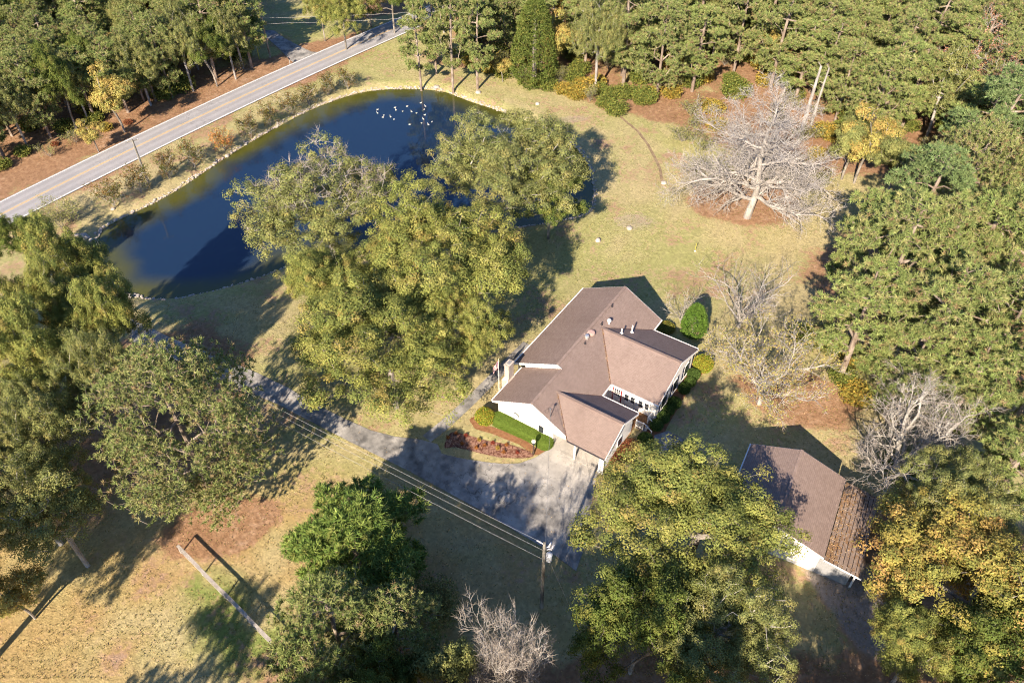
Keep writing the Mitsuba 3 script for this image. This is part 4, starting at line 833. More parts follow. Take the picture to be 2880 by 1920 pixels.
plant('conifer_tree', 'g_conifer', *(4.07, 130.48), 'dense dark green cone-shaped tree at the top centre wood edge', 'tree', 1.05, 1.0, .3)
put(OY, (49.88, 99.18), 4.6, 13, 'golden tree below the broken snag at upper right', .6, name='maple_tree'); put(OS, (48.37, 100.20), 4.4, 11, 'olive tree right of the great bare tree', 1.6); put(OS, (52.64, 94.60), 4.4, 11, 'olive tree below the golden one at upper right', 2.6)
put(OY, (-1.39, 131.39), 2.2, 5.5, 'small bright yellow tree at the foot of the cone-shaped one', .2, name='maple_tree')
west = shapely.Polygon([(-78.21, 101.48), (-75.00, 108.84), (-71.65, 112.12), (-65.95, 117.07), (-61.12, 121.57), (-56.26, 127.06), (-49.93, 131.26), (-46.58, 138.04), (-50.88, 158.35), (-54.54, 174.17), (-50, 184), (-118, 184), (-116, 150), (-96, 118)])
KW = [(PA, 4.8, 14, 'pine'), (PC, 4.6, 14, 'pine'), (PB, 4.6, 15, 'pine'), (OC, 4.6, 16, 'olive'), (OY, 3.8, 12, 'yellow'), (OG, 4.4, 15, 'green'), (OT, 4.4, 16, 'thin')]
ZONES_W = [(-85, 120, 'at the left edge of the woods across the road'), (-60, 135, 'in the near middle of the woods across the road'), (-45, 155, 'in the woods left of the side drive'), (-75, 165, 'at the top edge of the woods across the road'), (-105, 155, 'in the top left corner of the picture')]
ADJ_W = ['broad green pine', 'bright green pine', 'tall green pine', 'olive broadleaved tree', 'yellow-leaved tree', 'dark green broad tree', 'thin-crowned pale tree']
for q in scatter(west, 5.8, 6):
    east_ = np.clip((q[0] + 85) / 30, 0, 1); w = np.array([4, 4, 3, .7, .5, 1, .4]) * (1 - east_) + np.array([1.2, 1.5, 1, 3, .8, 2, 2.2]) * east_
    ki = int(rng.choice(len(KW), p=w / w.sum())); k, R, H, kind = KW[ki]; ad = ADJ_W[ki]; zn = ZONES_W[int(np.argmin([np.hypot(q[0] - zx, q[1] - zy) for zx, zy, _ in ZONES_W]))][2]; s = rng.uniform(.8, 1.1)
    put(k, q, R * s, H * s, f'{ad} {zn}', rng.uniform(0, 6.28), name={'pine': 'pine_tree'}.get(kind, 'woodland_tree'), grp=f'{ad} {zn}')
WE = [((-77.32, 107.30), PC), ((-74.89, 110.13), OC), ((-72.69, 113.31), PA), ((-69.42, 115.52), OG), ((-63.17, 121.25), PC), ((-60.21, 123.66), OC), ((-57.31, 126.12), PA), ((-54.45, 128.49), OC), ((-50.81, 130.28), OG), ((-48.22, 132.92), OC), ((-46.42, 137.34), PC), ((-78.32, 104.46), PA), ((-67.58, 118.62), PC)]
WL = ['first tree of the wood edge across the road, at the left picture edge', 'second', 'third', 'fourth', 'sixth', 'seventh', 'eighth', 'ninth', 'tenth', 'eleventh', 'last tree of the wood edge across the road, beside the side drive', 'outermost', 'fifth']
for i, (xy, k) in enumerate(WE): put(k, xy, 4.2 + .4 * (i % 3), 12.5 + (i % 4), WL[i] if ' ' in WL[i] else ('tree at the very left end of the wood edge across the road' if WL[i] == 'outermost' else f'{WL[i]} tree from the left along the wood edge across the road'), i * 1.7, name='pine_tree' if 'pine' in k[0] else 'woodland_tree')
put(OY, (-61.53, 114.82), 4.2, 12, 'pale yellow tree at the wood edge above the road', .3, name='maple_tree'); put(OY, (-63.54, 108.90), 2.4, 6, 'small yellow tree on the pine-straw bank by the road', 1.3, name='maple_tree')
put(OB, (-30.45, 144.32), 5.4, 13, 'bright green tree beyond the side drive at the top', .5); put(OB, (-35.04, 148.24), 3.4, 12, 'green tree at the top edge left of the bright one', 1.5); put(OG, (-22.22, 151.45), 5.0, 13, 'green tree at the top edge beyond the road', 2.5); put(OB, (-27.08, 154.57), 5.0, 13, 'green tree behind the bright one at the top edge', 2.9)
put(PB, (-9.84, 128.25), 4.2, 20, 'tall dark-trunked pine where the woods meet the road', .2); put(PC, (-15.41, 129.45), 3.6, 16, 'leaning thin pine at the road edge, top centre', 1.2); put(PB, (-13.11, 134.29), 3.6, 19, 'tall pine over the road at the top', 2.2); put(PC, (-5.66, 128.71), 4.2, 16, 'pine beside the dark-trunked one at the wood edge', 3.3)
# neighbours below and left of the frame, whose shade falls on the drive and lawn
for i, (x, y, k, R, H) in enumerate([(-9, 15, OA, 5.5, 21), (-16, 8, OB, 6, 22), (-7, 4, OA, 6.5, 22), (1, 5, OB, 6, 22), (-3, 13, OB, 5.5, 21), (3, 12, OA, 6.5, 22), (-12, 11, OB, 6, 21), (12, 12, OB, 7, 20), (22, 14, OA, 6.5, 17), (33, 17, OG, 6, 15), (-13, 14, PB, 4.5, 19), (-22, 12, PC, 4.5, 19), (-44, 24, OC, 7, 22), (-51, 32, OA, 7, 22), (-58, 42, OB, 7, 22), (-64, 58, OC, 6, 15), (-33, 8, PA, 5, 18), (42, 22, OB, 6, 14)]):
    put(k, (x, y), R, H, 'tree below the picture edge whose shade falls over the drive', i * 1.1, grp='trees below the picture edge')
# scrub along the wood edges
EDGE = [(-7.33, 137.69), (-3.75, 135.15), (-1.03, 133.50), (1.64, 131.06), (4.27, 130.28), (6.48, 128.70), (9.03, 127.15), (11.17, 125.62), (13.28, 124.12), (15.71, 122.65), (17.30, 120.17), (12.47, 128.75), (14.98, 127.20), (8.46, 131.12), (3.19, 133.54), (19.28, 125.69), (23.70, 125.73), (21.97, 123.44), (27.24, 127.31), (30.97, 129.70)]
SCR = ['g_scrub_green', 'g_scrub_yellow', 'g_scrub_green', 'g_scrub', 'g_scrub_green']
for i, xy in enumerate(EDGE): plant('scrub_bush', SCR[i % 5] if i % 7 else 'g_scrub_yellow', *xy, 'leafy scrub bush along the foot of the woods above the pond', 'shrub', .8 + .13 * (i % 4), .9, i * 1.2, 'scrub bushes along the foot of the woods')
EDGE2 = [(29.32, 114.94), (26.63, 110.92), (33.11, 120.59), (29.29, 119.12), (29.59, 108.38), (45.68, 111.07), (46.35, 106.01), (41.55, 100.05), (44.43, 98.93), (27.26, 102.26), (32.80, 114.96), (42.55, 115.04), (46.03, 120.70)]
for i, xy in enumerate(EDGE2): plant('scrub_bush', ['g_scrub', 'g_scrub', 'g_scrub_yellow', 'g_scrub'][i % 4], *xy, 'twiggy russet scrub under and behind the great bare tree', 'shrub', 1.0 + .2 * (i % 3), .9, i * 1.7, 'scrub behind the great bare tree')
EDGE3 = [(35.79, 63.77), (37.59, 60.93), (38.38, 58.93), (35.55, 58.92), (38.78, 55.81), (36.20, 56.41), (35.46, 66.84), (40.00, 54.02), (33.51, 65.26), (40.22, 61.64), (40.32, 46.32), (37.54, 46.82), (44.54, 51.73)]
for i, xy in enumerate(EDGE3): plant('scrub_bush', ['g_scrub_green', 'g_scrub_yellow', 'g_scrub', 'g_scrub_green'][i % 4], *xy, 'leafy scrub at the foot of the pines right of the yellow-leaved tree', 'shrub', .85 + .15 * (i % 3), .8, i * 1.1, 'scrub at the foot of the right-hand pines')
EDGE4 = [(-74.73, 108.21), (-71.11, 110.81), (-68.09, 111.75), (-64.70, 115.56), (-76.36, 104.47), (-61.94, 117.67), (-70.47, 107.61)]
for i, xy in enumerate(EDGE4): plant('scrub_bush', ['g_scrub_green', 'g_bush_red', 'g_scrub', 'g_scrub_yellow'][i % 4], *xy, 'low scrub on the pine-straw bank across the road', 'shrub', .7 + .15 * (i % 3), .7, i * 1.4, 'scrub on the bank across the road')
EDGE5 = [(-63.24, 90.15), (-64.09, 88.63), (-61.34, 89.15), (-60.75, 90.67), (-62.18, 86.20)]
for i, xy in enumerate(EDGE5): plant('scrub_bush', ['g_scrub', 'g_bush_red', 'g_scrub'][i % 3], *xy, 'pale twiggy scrub between the dark oak and the pond end', 'shrub', 1.0 + .2 * (i % 2), 1.0, i * 1.4, 'pale scrub near the pond end')
UNDER = ['g_scrub_green', 'g_scrub', 'g_scrub_yellow', 'g_scrub_green']
for poly, gap, seed in ((east, 5.2, 15), (west, 5.5, 16)):
    for q in scatter(poly, gap, seed):
        r_ = rng.uniform(.7, 1.5); key = f'undergrowth__{sum(k.startswith("undergrowth__") for k in scene) + 1:03d}'
        scene[key] = {'type': 'instance', 'group': {'type': 'ref', 'id': UNDER[int(rng.integers(4))]}, 'to_world': T().translate([q[0], q[1], tz(*q) - .1]).rotate([0, 0, 1], float(rng.uniform(0, 360))).scale([r_, r_, r_])}
tag('undergrowth', 'tangled green undergrowth beneath the dense woods', 'undergrowth', kind='stuff')

# ------------------------------------------------------------------ shrubs round the house
for i, (xy, s) in enumerate((((19.65, 59.44), 1.15), ((19.09, 58.33), 1.0), ((18.29, 57.35), 1.05))): plant('boxwood', 'g_box', *xy, ['clipped round boxwood next to the bright yellow-green shrub', 'middle clipped boxwood of the upper three by the rear gable', 'third clipped boxwood down from the yellow-green shrub'][i], 'shrub', s, s, i * 1.3, 'clipped boxwoods along the rear gable')
for i, (xy, s) in enumerate((((16.94, 55.33), 1.15), ((16.21, 54.35), 1.0), ((15.52, 53.34), 1.08), ((14.67, 52.34), 1.08))): plant('boxwood', 'g_box', *xy, ['uppermost of the four lower clipped boxwoods by the rear gable', 'second of the four lower clipped boxwoods by the rear gable', 'third of the four lower clipped boxwoods by the rear gable', 'clipped boxwood touching the deck stairs'][i], 'shrub', s, s, i * 2.1, 'clipped boxwoods along the rear gable')
plant('boxwood', 'g_box', *(13.29, 50.49), 'rounder mid-green shrub left of the stair foot', 'shrub', 1.25, 1.15, .6)
plant('bright_shrub', 'g_bush_bright', *(20.89, 60.77), 'bright yellow-green rounded shrub at the corner of the rear wing', 'shrub', 1.12, 1.05, .2)
plant('bright_shrub', 'g_bush_bright', *(-2.83, 53.43), 'yellow-flecked round shrub at the left corner of the white gable', 'shrub', 1.02, 1.0, 1.4)
plant('low_shrub', 'g_bush_low', *(17.87, 67.57), 'low spreading yellowish shrub in the corner behind the rear wing', 'shrub', 1.1, 1.0, .4)
for i, xy in enumerate(((11.22, 49.50), (10.62, 48.74), (11.86, 49.86), (10.13, 47.95), (11.38, 48.61))): plant('red_shrub', 'g_bush_red', *xy, 'dark red loose shrub under the garage gable', 'shrub', .85 + .1 * (i % 3), .9, i * 1.3, 'red shrubs under the garage gable')
plant('green_shrub', 'g_bush_low', *(-31.58, 137.47), 'dark round shrub hidden in the shade', 'shrub') if False else None
# clipped hedge in front of the gable wall
hl = shapely.LineString([(-1.29, 53.30), (-0.11, 52.64), (1.31, 51.81), (2.56, 51.03), (3.26, 50.35)])
hv, hf = [], []
rg = rng_of(91)
hp_ = hl.buffer(.82)
ring = np.array(hp_.exterior.simplify(.02).segmentize(.18).coords)[:-1]
ctr = np.array([hl.interpolate(hl.project(shapely.Point(*q))).coords[0] for q in ring]); rows = []
for fr, z in ((1.0, -.05), (1.02, .55), (.97, .78), (.82, .93), (.45, 1.0), (.0, 1.02)):
    q = ctr + (ring - ctr) * fr; n3 = meshkit.fbm(np.column_stack([q * 2.2, np.full(len(q), z * 2)]), 3, 4) - .5
    rows.append(np.column_stack([q, np.full(len(q), z) + .10 * n3]))
hv = np.vstack(rows); n_ = len(ring); i = np.arange(n_ * 6).reshape(6, n_)
hf = np.stack([i[:-1], np.roll(i, -1, 1)[:-1], np.roll(i, -1, 1)[1:], i[1:]], -1).reshape(-1, 4)
tm = trimesh.Trimesh(hv, np.vstack([hf[:, [0, 1, 2]], hf[:, [0, 2, 3]]]), process=False); sm, fi = trimesh.sample.sample_surface(tm, 9000, seed=3)
v, f = leaf_tris(rg, np.asarray(sm) + rg.normal(0, .03, (9000, 3)), .10, up=.3)
hpal = [[.080, .125, .022], [.105, .145, .028], [.06, .10, .02]]
V, F = cat_mesh([(hv, np.vstack([hf[:, [0, 1, 2]], hf[:, [0, 2, 3]]])), (v, f)])
hz_ = tz(*ctr[0]); V = V + [0, 0, hz_]
hk = thing('hedge', 'long clipped green hedge below the white gable wall', 'hedge')
part(hk, 'foliage', (V, F), 'leaf', color=np.vstack([np.tile(LEAFK * np.mean(hpal, 0) * .85, (len(hv), 1)), np.repeat(tint(rg, np.arange(9000), hpal, W3), 3, 0)]))
# small plants in the mulch bed
bush_group('g_bed_orange', 71, .22, .4, 160, [[.24, .11, .035], [.20, .08, .03]], [1, 1], size=.12, clipped=False)
bush_group('g_bed_red', 72, .24, .42, 160, [[.20, .05, .03], [.16, .04, .03]], [1, 1], size=.12, clipped=False)
bush_group('g_bed_gold', 73, .24, .42, 160, [[.25, .18, .04], [.21, .14, .04]], [1, 1], size=.12, clipped=False)
C4 = [((-6.52, 51.21), 'o', 'orange plant at the left end of the mulch bed'), ((-5.72, 51.73), 'o', 'orange plant at the top left edge of the mulch bed'), ((-4.73, 51.45), 'r', 'red plant at the upper edge of the mulch bed'), ((-3.37, 50.86), 'g', 'golden plant in the upper middle of the mulch bed'),
      ((-5.07, 50.40), 'o', 'orange plant low in the left half of the mulch bed'), ((-3.62, 49.87), 'o', 'orange plant at the lower middle of the mulch bed'), ((-2.00, 50.51), 'r', 'reddish plant at the upper right of the mulch bed'), ((-1.49, 49.83), 'g', 'golden-orange plant right of the bed middle'),
      ((-2.81, 50.14), 'o', 'orange plant in the centre of the mulch bed'), ((-0.88, 49.30), 'o', 'orange plant low in the right half of the mulch bed'), ((0.47, 49.26), 'r', 'red plant at the right end of the mulch bed'), ((-0.60, 50.24), 'o', 'orange plant near the lamp post in the bed')]
for i, (xy, c, lab) in enumerate(C4): plant('bedding_plant', {'o': 'g_bed_orange', 'r': 'g_bed_red', 'g': 'g_bed_gold'}[c], *xy, lab, 'plant', .9, .95, i, 'small plants in the mulch bed')
# lamp post by the hedge
lx, ly = (2.06, 49.18); lz = tz(lx, ly)
lp = thing('lamp_post', 'dark lamp post with pale round top at the end of the mulch bed', 'lamp post')
part(lp, 'post', move(lathe([(.13, -.2), (.12, .3), (.08, .4), (.07, 1.5), (.10, 1.55), (0, 1.56)], 10), (lx, ly, lz)), 'paint', color=[.07, .05, .04])
part(lp, 'lantern', move(lathe([(.10, 1.56), (.20, 1.68), (.22, 1.86), (.15, 1.98)], 12), (lx, ly, lz)), 'window_glass'); part(lp, 'lid', move(lathe([(.24, 1.97), (.20, 2.06), (.08, 2.12), (0, 2.13)], 12), (lx, ly, lz)), 'paint', color=[.6, .56, .5])
# loose stones on the lawns
def rock(r, seed, flat=.65):
    m = trimesh.creation.icosphere(1, 1.0); v = np.asarray(m.vertices); g = rng_of(seed)
    v = v * (1 + .35 * (meshkit.noise(v * 1.7 + seed, seed)[:, None] - .5)) * g.uniform(.75, 1.25, 3) * [r, r, r * flat]
    return v, np.asarray(m.faces)
for i, (xy, r, lab) in enumerate((((-12.85, 130.13), .5, 'pale boulder on the grass above the far pond shore'), ((-5.52, 127.34), .55, 'pale boulder on the dam grass above the pond bend'), ((4.49, 123.30), .35, 'small pale stone on the dam right of the pond bend'), ((11.57, 85.74), .45, 'pale stone on the bare patch of the back lawn'), ((16.02, 88.39), .4, 'pale stone right of the bare patch on the back lawn'), ((22.24, 99.45), .4, 'white stone at the lower end of the ditch'), ((-38.05, 115.49), .4, 'boulder beside the roadside crape myrtles'), ((-43.77, 108.45), .35, 'stone at the foot of the orange crape myrtle'), ((-55.93, 93.62), .3, 'stone at the foot of the first crape myrtle'))):
    single('boulder', move(rock(r, 300 + i), (*xy, tz(*xy) + r * .15)), 'stone', lab, 'boulder', smooth=30)
# ------------------------------------------------------------------ stones round the pond
edge_key = thing('stone_edging', 'pale fieldstone edging laid round the pond bank', 'stone edging')
cum = np.r_[0, np.cumsum(np.linalg.norm(np.diff(np.vstack([pond_loop, pond_loop[:1]]), axis=0), axis=1))]
loop = np.vstack([pond_loop, pond_loop[:1]]); ctr_p = np.array(pond_poly.centroid.coords[0]); cand = []
rg = rng_of(55); sarc = np.arange(0, cum[-1], .30)
for s_ in sarc:
    q = np.array([np.interp(s_, cum, loop[:, 0]), np.interp(s_, cum, loop[:, 1])]); o = q - ctr_p; o /= np.linalg.norm(o)
    dens = .85 if q[1] > 84 else .6
    for row in range(2):
        if rg.random() > dens * (1 - .45 * row): continue
        r = rg.uniform(.11, .25) * (1.0 if row == 0 else .85)
        cand.append((r, q + o * (.05 + .30 * row + rg.normal(0, .08)), int(rg.integers(1e6))))
stone_mesh = lambda r, q, sd: (lambda m: (m[0] + [q[0], q[1], gh(*q) + r * .25], m[1]))((lambda m: (rock(r, sd, .7)[0], m.faces))(trimesh.creation.icosphere(1)))
cand.sort(key=lambda c: -c[0] / math.hypot(c[1][1], 63))
shapes = [trimesh.creation.icosahedron() for _ in range(1)]
def small_rock(r, q, sd):
    g = rng_of(sd); v = np.asarray(shapes[0].vertices) * g.uniform(.8, 1.2, (12, 1)) * g.uniform(.75, 1.3, 3) * [r, r, r * .75]
    return v + [q[0], q[1], gh(*q) + r * .3], np.asarray(shapes[0].faces)
for c in cand[:290]: part(edge_key, 'stone', small_rock(*c), 'stone')
k_ = part(edge_key, 'rubble', cat_mesh([small_rock(*c) for c in cand[290:]]), 'stone'); labels[k_] = {'kind': 'stuff'}
for i, (xy, n, lab) in enumerate((((-48.16, 75.52), 16, 'blue-grey pile of stones at the near left pond corner'), ((-57.61, 87.20), 10, 'small stone pile under the trees at the pond end'))):
    pk = thing('stone_pile', lab, 'stone pile'); g = rng_of(70 + i)
    for j in range(n):
        q = np.array(xy) + g.normal(0, .7, 2) * [1.3, .7]; part(pk, 'stone', move(rock(g.uniform(.22, .42), 400 + 20 * i + j), (*q, gh(*q) + .12)), 'stone')
bx, by = (-56.87, 80.20)
bn = thing('bench', 'white plank bench under the left trees near the pond', 'bench')
part(bn, 'seat', move(box(-.9, .9, -.2, .2, .42, .47), (bx, by, tz(bx, by)), .5), 'paint', color=WHITE)
for s in (-.7, .7): part(bn, 'leg', move(box(s - .04, s + .04, -.18, .18, -.1, .42), (bx, by, tz(bx, by)), .5), 'paint', color=WHITE)
# ------------------------------------------------------------------ ducks
dk = [(1068, 305), (1068, 315), (1086, 321), (1083, 327), (1105, 326), (1114.5, 333), (1117, 300), (1120, 307), (1139, 311), (1151, 297), (1164, 312), (1178, 316), (1190, 288), (1203, 297), (1200, 306), (1201, 322), (1197, 333), (1192, 344), (1158, 348), (1211, 349), (1221, 341)]
DUCKS = [(-22.27, 122.85), (-22.12, 121.65), (-20.98, 120.94), (-21.07, 120.23), (-19.80, 120.36), (-19.15, 119.54), (-19.42, 123.49), (-19.16, 122.64), (-17.98, 122.16), (-17.43, 123.87), (-16.49, 122.06), (-15.62, 121.58), (-15.19, 125.00), (-14.33, 123.90), (-14.42, 122.80), (-14.21, 120.88), (-14.34, 119.58), (-14.53, 118.30), (-16.46, 117.83), (-13.38, 117.74), (-12.87, 118.66)]
def duck_parts():
    s = trimesh.creation.icosphere(2, 1.0); v = np.asarray(s.vertices); x = v[:, 0]
    body = np.column_stack([x * .30, v[:, 1] * .15 * (1 - .18 * x), v[:, 2] * .12 * (1 + .1 * x) + .07 + .07 * np.clip(-x - .4, 0, 1)])
    neck = tube([(.20, 0, .10), (.27, 0, .20), (.28, 0, .29)], [.07, .045, .045], 8); head = v * [.075, .055, .055] + [.31, 0, .32]
    bill = np.asarray(trimesh.creation.icosphere(1, 1.0).vertices) * [.055, .028, .014] + [.40, 0, .305]
    return cat_mesh([(body, np.asarray(s.faces)), neck, (head, np.asarray(s.faces))]), (bill, np.asarray(trimesh.creation.icosphere(1, 1.0).faces)), trimesh.creation.icosphere(2, 1.0)
db, dbill, _ = duck_parts()
scene['g_duck'] = {'type': 'shapegroup', 'body': mikit.ply(db, 'paint', smooth=True, color=np.tile([.62, .60, .55], (len(db[0]), 1))), 'bill': mikit.ply(dbill, 'paint', color=np.tile([.6, .3, .05], (len(dbill[0]), 1)))}
DL = ['left upper duck of the flock, far left', 'left lower duck of the flock, far left', 'right one of the low left pair of ducks', 'left one of the low left pair of ducks', 'duck between the low left pair and the middle', 'lowest duck of the left half of the flock', 'upper duck of the middle left pair', 'lower duck of the middle left pair', 'duck just right of the middle pair', 'uppermost duck of the middle of the flock', 'pinkish duck in the centre of the flock', 'yellowish duck right of the flock centre', 'uppermost duck of the right column', 'large duck second from the top at the right', 'third duck down in the right column', 'fourth duck down in the right column', 'fifth duck down in the right column', 'duck at the foot of the right column', 'long low duck below the flock centre', 'duck half hidden behind the overhanging oak', 'duck beside the tip of the overhanging oak']
for i, (x, y) in enumerate(DUCKS): plant('duck', 'g_duck', x, y, 'white ' + DL[i] if not DL[i].startswith(('pink', 'yellow')) else DL[i], 'duck', .60 + .15 * (i % 3 == 1), None, i * 2.1, 'ducks on the pond', z=WATER_Z - .01)
# ------------------------------------------------------------------ poles and wires
def utility_pole(label, x, y, H, arm=None, gear=True):
    z = tz(x, y); k = thing('utility_pole', label, 'utility pole')
    part(k, 'post', move(tube([(0, 0, -.5), (0, 0, H * .5), (0, 0, H)], [.17, .145, .12], 10), (x, y, z)), 'pole_wood'); return k, z
P2 = np.array((2.38, 32.84)); k2, z2 = utility_pole('wooden utility pole with a grey transformer beside the driveway', *P2, 10.1)
part(k2, 'transformer', move(lathe([(0, 7.45), (.22, 7.47), (.24, 7.55), (.24, 8.25), (.26, 8.27), (.26, 8.33), (.10, 8.42), (0, 8.43)], 14), (P2[0] + .42, P2[1] + .08, z2)), 'paint', color=srgb(176, 182, 190))
part(k2, 'bracket', move(cat_mesh([box(.10, .22, .0, .12, 7.7, 7.8), box(.10, .22, .0, .12, 8.05, 8.15)]), (*P2, z2)), 'metal', color=GREY)
for j, (dx, dy) in enumerate(((.42, .22), (.62, .02))): part(k2, 'cutout', move(cat_mesh([tube([(dx * .3, dy, 9.1), (dx, dy, 9.35)], .03, 6), tube([(dx - .08, dy, 9.15), (dx + .12, dy + .1, 9.65)], .06, 8)]), (*P2, z2)), 'paint', color=[.75, .74, .76])
part(k2, 'insulator', move(cat_mesh([tube([(-.1, 0, 10.0), (-.55, .33, 9.98)], .045, 8), move(lathe([(.07, -.06), (.09, 0), (.05, .06)], 8), (-.35, .2, 10.0)), move(lathe([(.07, -.06), (.09, 0), (.05, .06)], 8), (-.5, .3, 9.99))]), (*P2, z2)), 'paint', color=[.72, .71, .74])
P1 = np.array((-52.47, 99.05)); k1, z1 = utility_pole('slender grey utility pole standing between the road and the crape myrtles', *P1, 7.85)
part(k1, 'cross_arm', move(bar((-.7, -.35, 7.6), (.7, .35, 7.6), .10, .12), (*P1, z1)), 'pole_wood'); part(k1, 'insulator', move(cat_mesh([move(lathe([(.05, 0), (.06, .1), (0, .16)], 8), (dx, dx * .5, 7.66)) for dx in (-.6, .6)]), (*P1, z1)), 'paint', color=[.6, .6, .6])
P3 = np.array([-48.7, 64.2]); k3, z3 = utility_pole('utility pole buried in the trees at the left edge', *P3, 10.5)
P4 = np.array((-43.95, 141.31)); k4, z4 = utility_pole('pale utility pole in the shade beside the side drive', *P4, 7.5)
def sag_wire(p, q, sag, r=.018, n=14):
    t_ = np.linspace(0, 1, n)[:, None]; p, q = np.array(p, float), np.array(q, float); w = p + (q - p) * t_; w[:, 2] -= 4 * sag * (t_ * (1 - t_))[:, 0]; return tube(w, r, 4)
WIRE = [.34, .34, .34]
for zz0, zz1, lab in ((10.0, 10.3, 'uppermost pale power line running left from the transformer pole'), (9.0, 9.4, 'middle pale power line running left from the transformer pole'), (7.7, 8.3, 'lowest pale cable running left from the transformer pole')):
    single('power_line', sag_wire((P2[0] - .12, P2[1] + .08, z2 + zz0), (P3[0], P3[1], z3 + zz1), .7, .012), 'paint', lab, 'power line', color=WIRE)
mw = HF((np.array([[.32, 2.45, 5.45]]), np.array([[0, 0, 0]])))[0][0]
single('service_wire', sag_wire((P2[0] + .1, P2[1] + .1, z2 + 8.6), mw, .25, .013), 'paint', 'pale service wire from the transformer pole to the house roof', 'power line', color=WIRE)
far1 = np.array((18.72, 161.74))
for dz, lab in ((7.3, 'pale wire crossing the shaded lawn at the top, upper one'), (6.3, 'pale wire crossing the shaded lawn at the top, lower one')):
    single('power_line', sag_wire((P4[0], P4[1], z4 + dz), (P4[0] + 58, P4[1] + 6, z4 + dz + .5), .5, .022), 'paint', lab, 'power line', color=WIRE)
P5 = P4 + [58, 6]; k5, z5 = utility_pole('utility pole hidden in the woods at the top edge', *P5, 8.2)
g0, g1 = np.array((4.61, 32.55)), np.array((5.48, 30.88))
gy_ = thing('guy_wire', 'thin guy wire with a yellow guard staked right of the transformer pole', 'guy wire')
gA = np.array([*g1, tz(*g1)]); gB = np.array([P2[0] + .1, P2[1], z2 + 8.9])
part(gy_, 'wire', tube([gA, gB], .014, 4), 'metal', color=[.6, .6, .6]); part(gy_, 'guard', tube([gA, gA + (gB - gA) * .22], .05, 6), 'paint', color=srgb(230, 180, 40))
# ------------------------------------------------------------------ rail fence
FA, FB = np.array((-29.78, 38.26)), np.array((-19.66, 29.52))
fn = thing('rail_fence', 'weathered pale rail fence crossing the tan lawn below the big pine', 'fence')
fd = FB - FA; fl_ = np.linalg.norm(fd); fd /= fl_; npost = 5
for j in range(npost):
    q = FA + fd * fl_ * j / (npost - 1); part(fn, 'post', move(tube([(0, 0, -.3), (0, 0, 1.22)], [.075, .065], 7), (*q, tz(*q))), 'old_wood')
for j in range(npost - 1):
    p, q = FA + fd * fl_ * j / (npost - 1), FA + fd * fl_ * (j + 1) / (npost - 1); off_ = np.array([-fd[1], fd[0]]) * .02 * (-1) ** j
    part(fn, 'rail', bar((*(p + off_), tz(*p) + 1.25 + .03 * (j % 2)), (*(q + off_), tz(*q) + 1.25 + .03 * (j % 2)), .24, .07), 'old_wood')
    part(fn, 'rail', bar((*(p + off_), tz(*p) + .12), (*(q + off_), tz(*q) + .12), .05, .12), 'old_wood')
# mailbox, markers
mx, my = (-15.71, 44.35) if False else (-39.78, 138.45); mz = tz(mx, my)
mb = thing('mailbox', 'black mailbox on a wooden post beside the side drive', 'mailbox')
part(mb, 'post', move(box(-.06, .06, -.06, .06, -.3, 1.0), (mx, my, mz), .6), 'old_wood'); part(mb, 'arm', move(box(-.06, .06, -.35, .1, .92, 1.0), (mx, my, mz), .6), 'old_wood')
bm = trimesh.creation.cylinder(.14, .55, sections=14).apply_transform(trimesh.transformations.rotation_matrix(math.pi / 2, [1, 0, 0])); part(mb, 'box', move(bm, (mx, my, mz + 1.15), .6), 'paint', color=DARK); part(mb, 'flag', move(box(.14, .16, -.05, .0, 1.1, 1.32), (mx, my, mz), .6), 'paint', color=[.6, .05, .04])
px_, py_ = (24.10, 83.41); pz_ = tz(px_, py_); mk = thing('marker_stake', 'thin yellowish marker stake on the back lawn', 'stake')
part(mk, 'stake', move(tube([(0, 0, -.2), (.03, 0, 1.3)], .035, 6), (px_, py_, pz_)), 'paint', color=srgb(190, 185, 80)); part(mk, 'collar', move(lathe([(.12, 0), (.12, .12), (.04, .14)], 10), (px_, py_, pz_)), 'paint', color=WHITE)
sx_, sy_ = (-45.85, 140.83); sz_ = tz(sx_, sy_); sg = thing('utility_marker', 'slim yellow-green marker post in the shade by the road', 'marker post'); part(sg, 'post', move(box(-.05, .05, -.03, .03, -.2, 2.2), (sx_, sy_, sz_)), 'paint', color=srgb(190, 180, 70)); part(sg, 'cap', move(box(-.06, .06, -.04, .04, 2.2, 2.35), (sx_, sy_, sz_)), 'paint', color=WHITE)
# the broken snags in the woods
def snag(xy, H, r, lean, label):
    z = tz(*xy); g = rng_of(int(H * 10)); n = 9; p = [(lean[0] * s * s * H, lean[1] * s * s * H, H * s - .4 * (s == 0)) for s in np.linspace(0, 1, n)]
    k = thing('dead_snag', label, 'dead tree'); part(k, 'trunk', move(tube(p, np.linspace(r, r * .45, n) * (1 + .1 * g.normal(0, 1, n)), 8), (*xy, z)), 'bark_pale')
    st = [bar(np.array(p[i_]), np.array(p[i_]) + [math.cos(a_) * .7, math.sin(a_) * .7, .35], .07) for i_, a_ in ((5, 1.0), (6, 3.2), (7, 5.0), (8, 2.0))]; part(k, 'stub', move(cat_mesh(st), (*xy, z)), 'bark_pale')
snag((44.70, 110.41), 12.5, .42, (.02, .0), 'tall pale broken snag right of the great bare tree'); snag((45.31, 123.64), 6, .18, (.05, 0), 'short broken snag behind the great bare tree'); snag((47.84, 115.08), 10, .25, (.03, .0), 'slim grey snag beside the tall pale one')
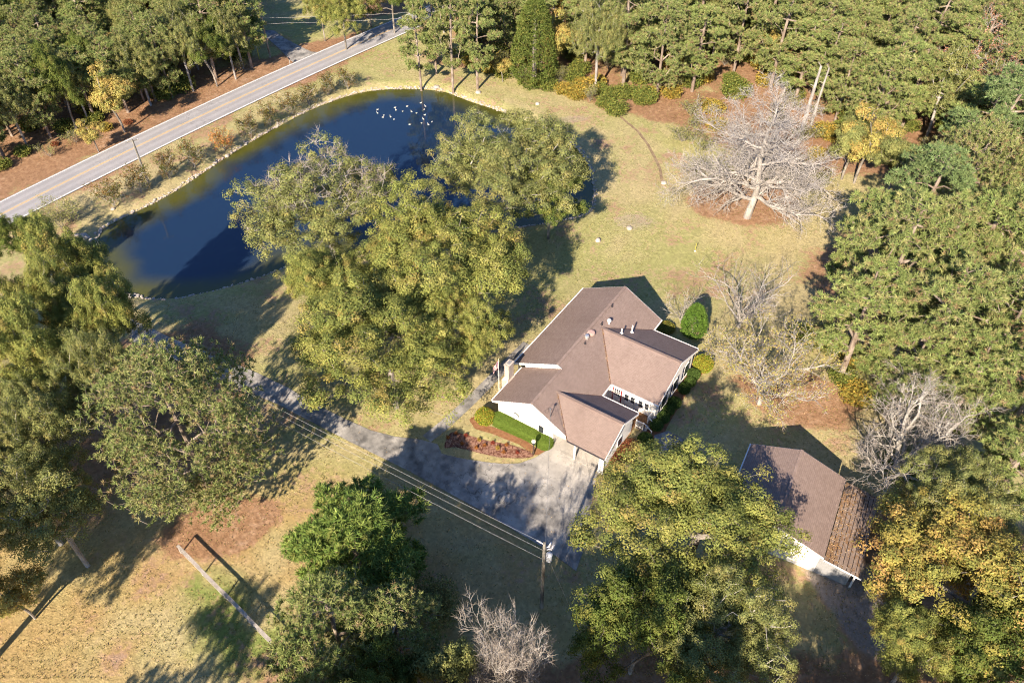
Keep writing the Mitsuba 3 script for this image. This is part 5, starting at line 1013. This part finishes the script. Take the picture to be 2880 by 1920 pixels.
# grass tufts
rg = rng_of(18); n_ = 90000
gc = np.column_stack([rg.uniform(-62, 46, n_), 27 + 118 * rg.random(n_) ** 1.35]); gpts = shapely.points(gc[:, 0], gc[:, 1])
hard = shapely.union_all([drive, pad, bed, pond_poly.buffer(.6), path, fard, shapely.LineString(RC).buffer(RW + .4), shapely.Polygon([(HOX + a * HC + b * HS, HOY + a * HS - b * HC) for a, b in ((-.3, -5.3), (20.2, -5.3), (20.2, 10.2), (-.3, 10.2))])])
gc = gc[~shapely.contains(hard, gpts)]; gz0 = terrain_z(gc[:, 0], gc[:, 1])
g3 = np.column_stack([gc, gz0 + .05]); keep = meshkit.fbm(np.column_stack([gc * .25, gz0 * 0]), 3, 2) + .35 * rg.random(len(gc)) > .58; g3 = g3[keep]
tv, tf = needle_tufts(rg, g3, np.tile([0, 0, 1.2], (len(g3), 1)), .12, 2, .34)
gcol = np.array([[.30, .27, .10], [.36, .30, .14], [.22, .23, .07], [.26, .21, .10]])[rg.choice(4, len(g3) * 2)] * rg.uniform(.7, 1.2, (len(g3) * 2, 1))
gk = part('', 'grass', (tv, tf), 'leaf', color=np.repeat(gcol, 3, 0)); tag(gk, 'longer tufts of dormant grass over the lawns and banks', 'grass', kind='stuff')
# leaf litter
rg = rng_of(8); nl = 5200
lc = np.vstack([np.column_stack([rg.normal(28, 6, 1600), rg.normal(31, 5, 1600)]), np.column_stack([rg.uniform(-45, 40, 2600), rg.uniform(27, 60, 2600)]), np.column_stack([rg.normal(31, 6, 1000), rg.normal(57, 5, 1000)])])
lc = np.column_stack([lc, terrain_z(lc[:, 0], lc[:, 1]) + .05]); ra = np.column_stack([rg.uniform(.2, 8.8, 420), SW + .12 + np.abs(rg.normal(0, .7, 420)).clip(0, 2.9)]); ra = np.column_stack([ra, SE - .165 + (LH - SE + .20) * (ra[:, 1] - SW) / LW])
rb = rg.uniform(0, 1, 130)[:, None]; rb = np.vstack([np.array([13.32, .88, 5.10]) * (1 - rb) + np.array([8.52, 4.7, 3.02]) * rb, np.array([3.14, 1.54, 4.74]) * (1 - rb) + np.array([-.2, 4.7, 2.99]) * rb]) + rg.normal(0, .03, (260, 3)) * [3, 1, .2]
ru = (SF((ra, np.zeros((1, 3), int)))[0], HF((rb, np.zeros((1, 3), int)))[0]); lc = np.vstack([lc, *ru])
lv, lf = leaf_tris(rg, lc, .13, up=2.5)
lit_ = part('', 'leaf_litter', (lv, lf), 'leaf', color=np.repeat(tint(rg, np.arange(len(lc)), [[.30, .20, .10], [.22, .13, .06], [.38, .30, .20]], W3), 3, 0)); tag(lit_, 'scattered fallen leaves on the lawns and under the trees', 'leaf litter', kind='stuff')
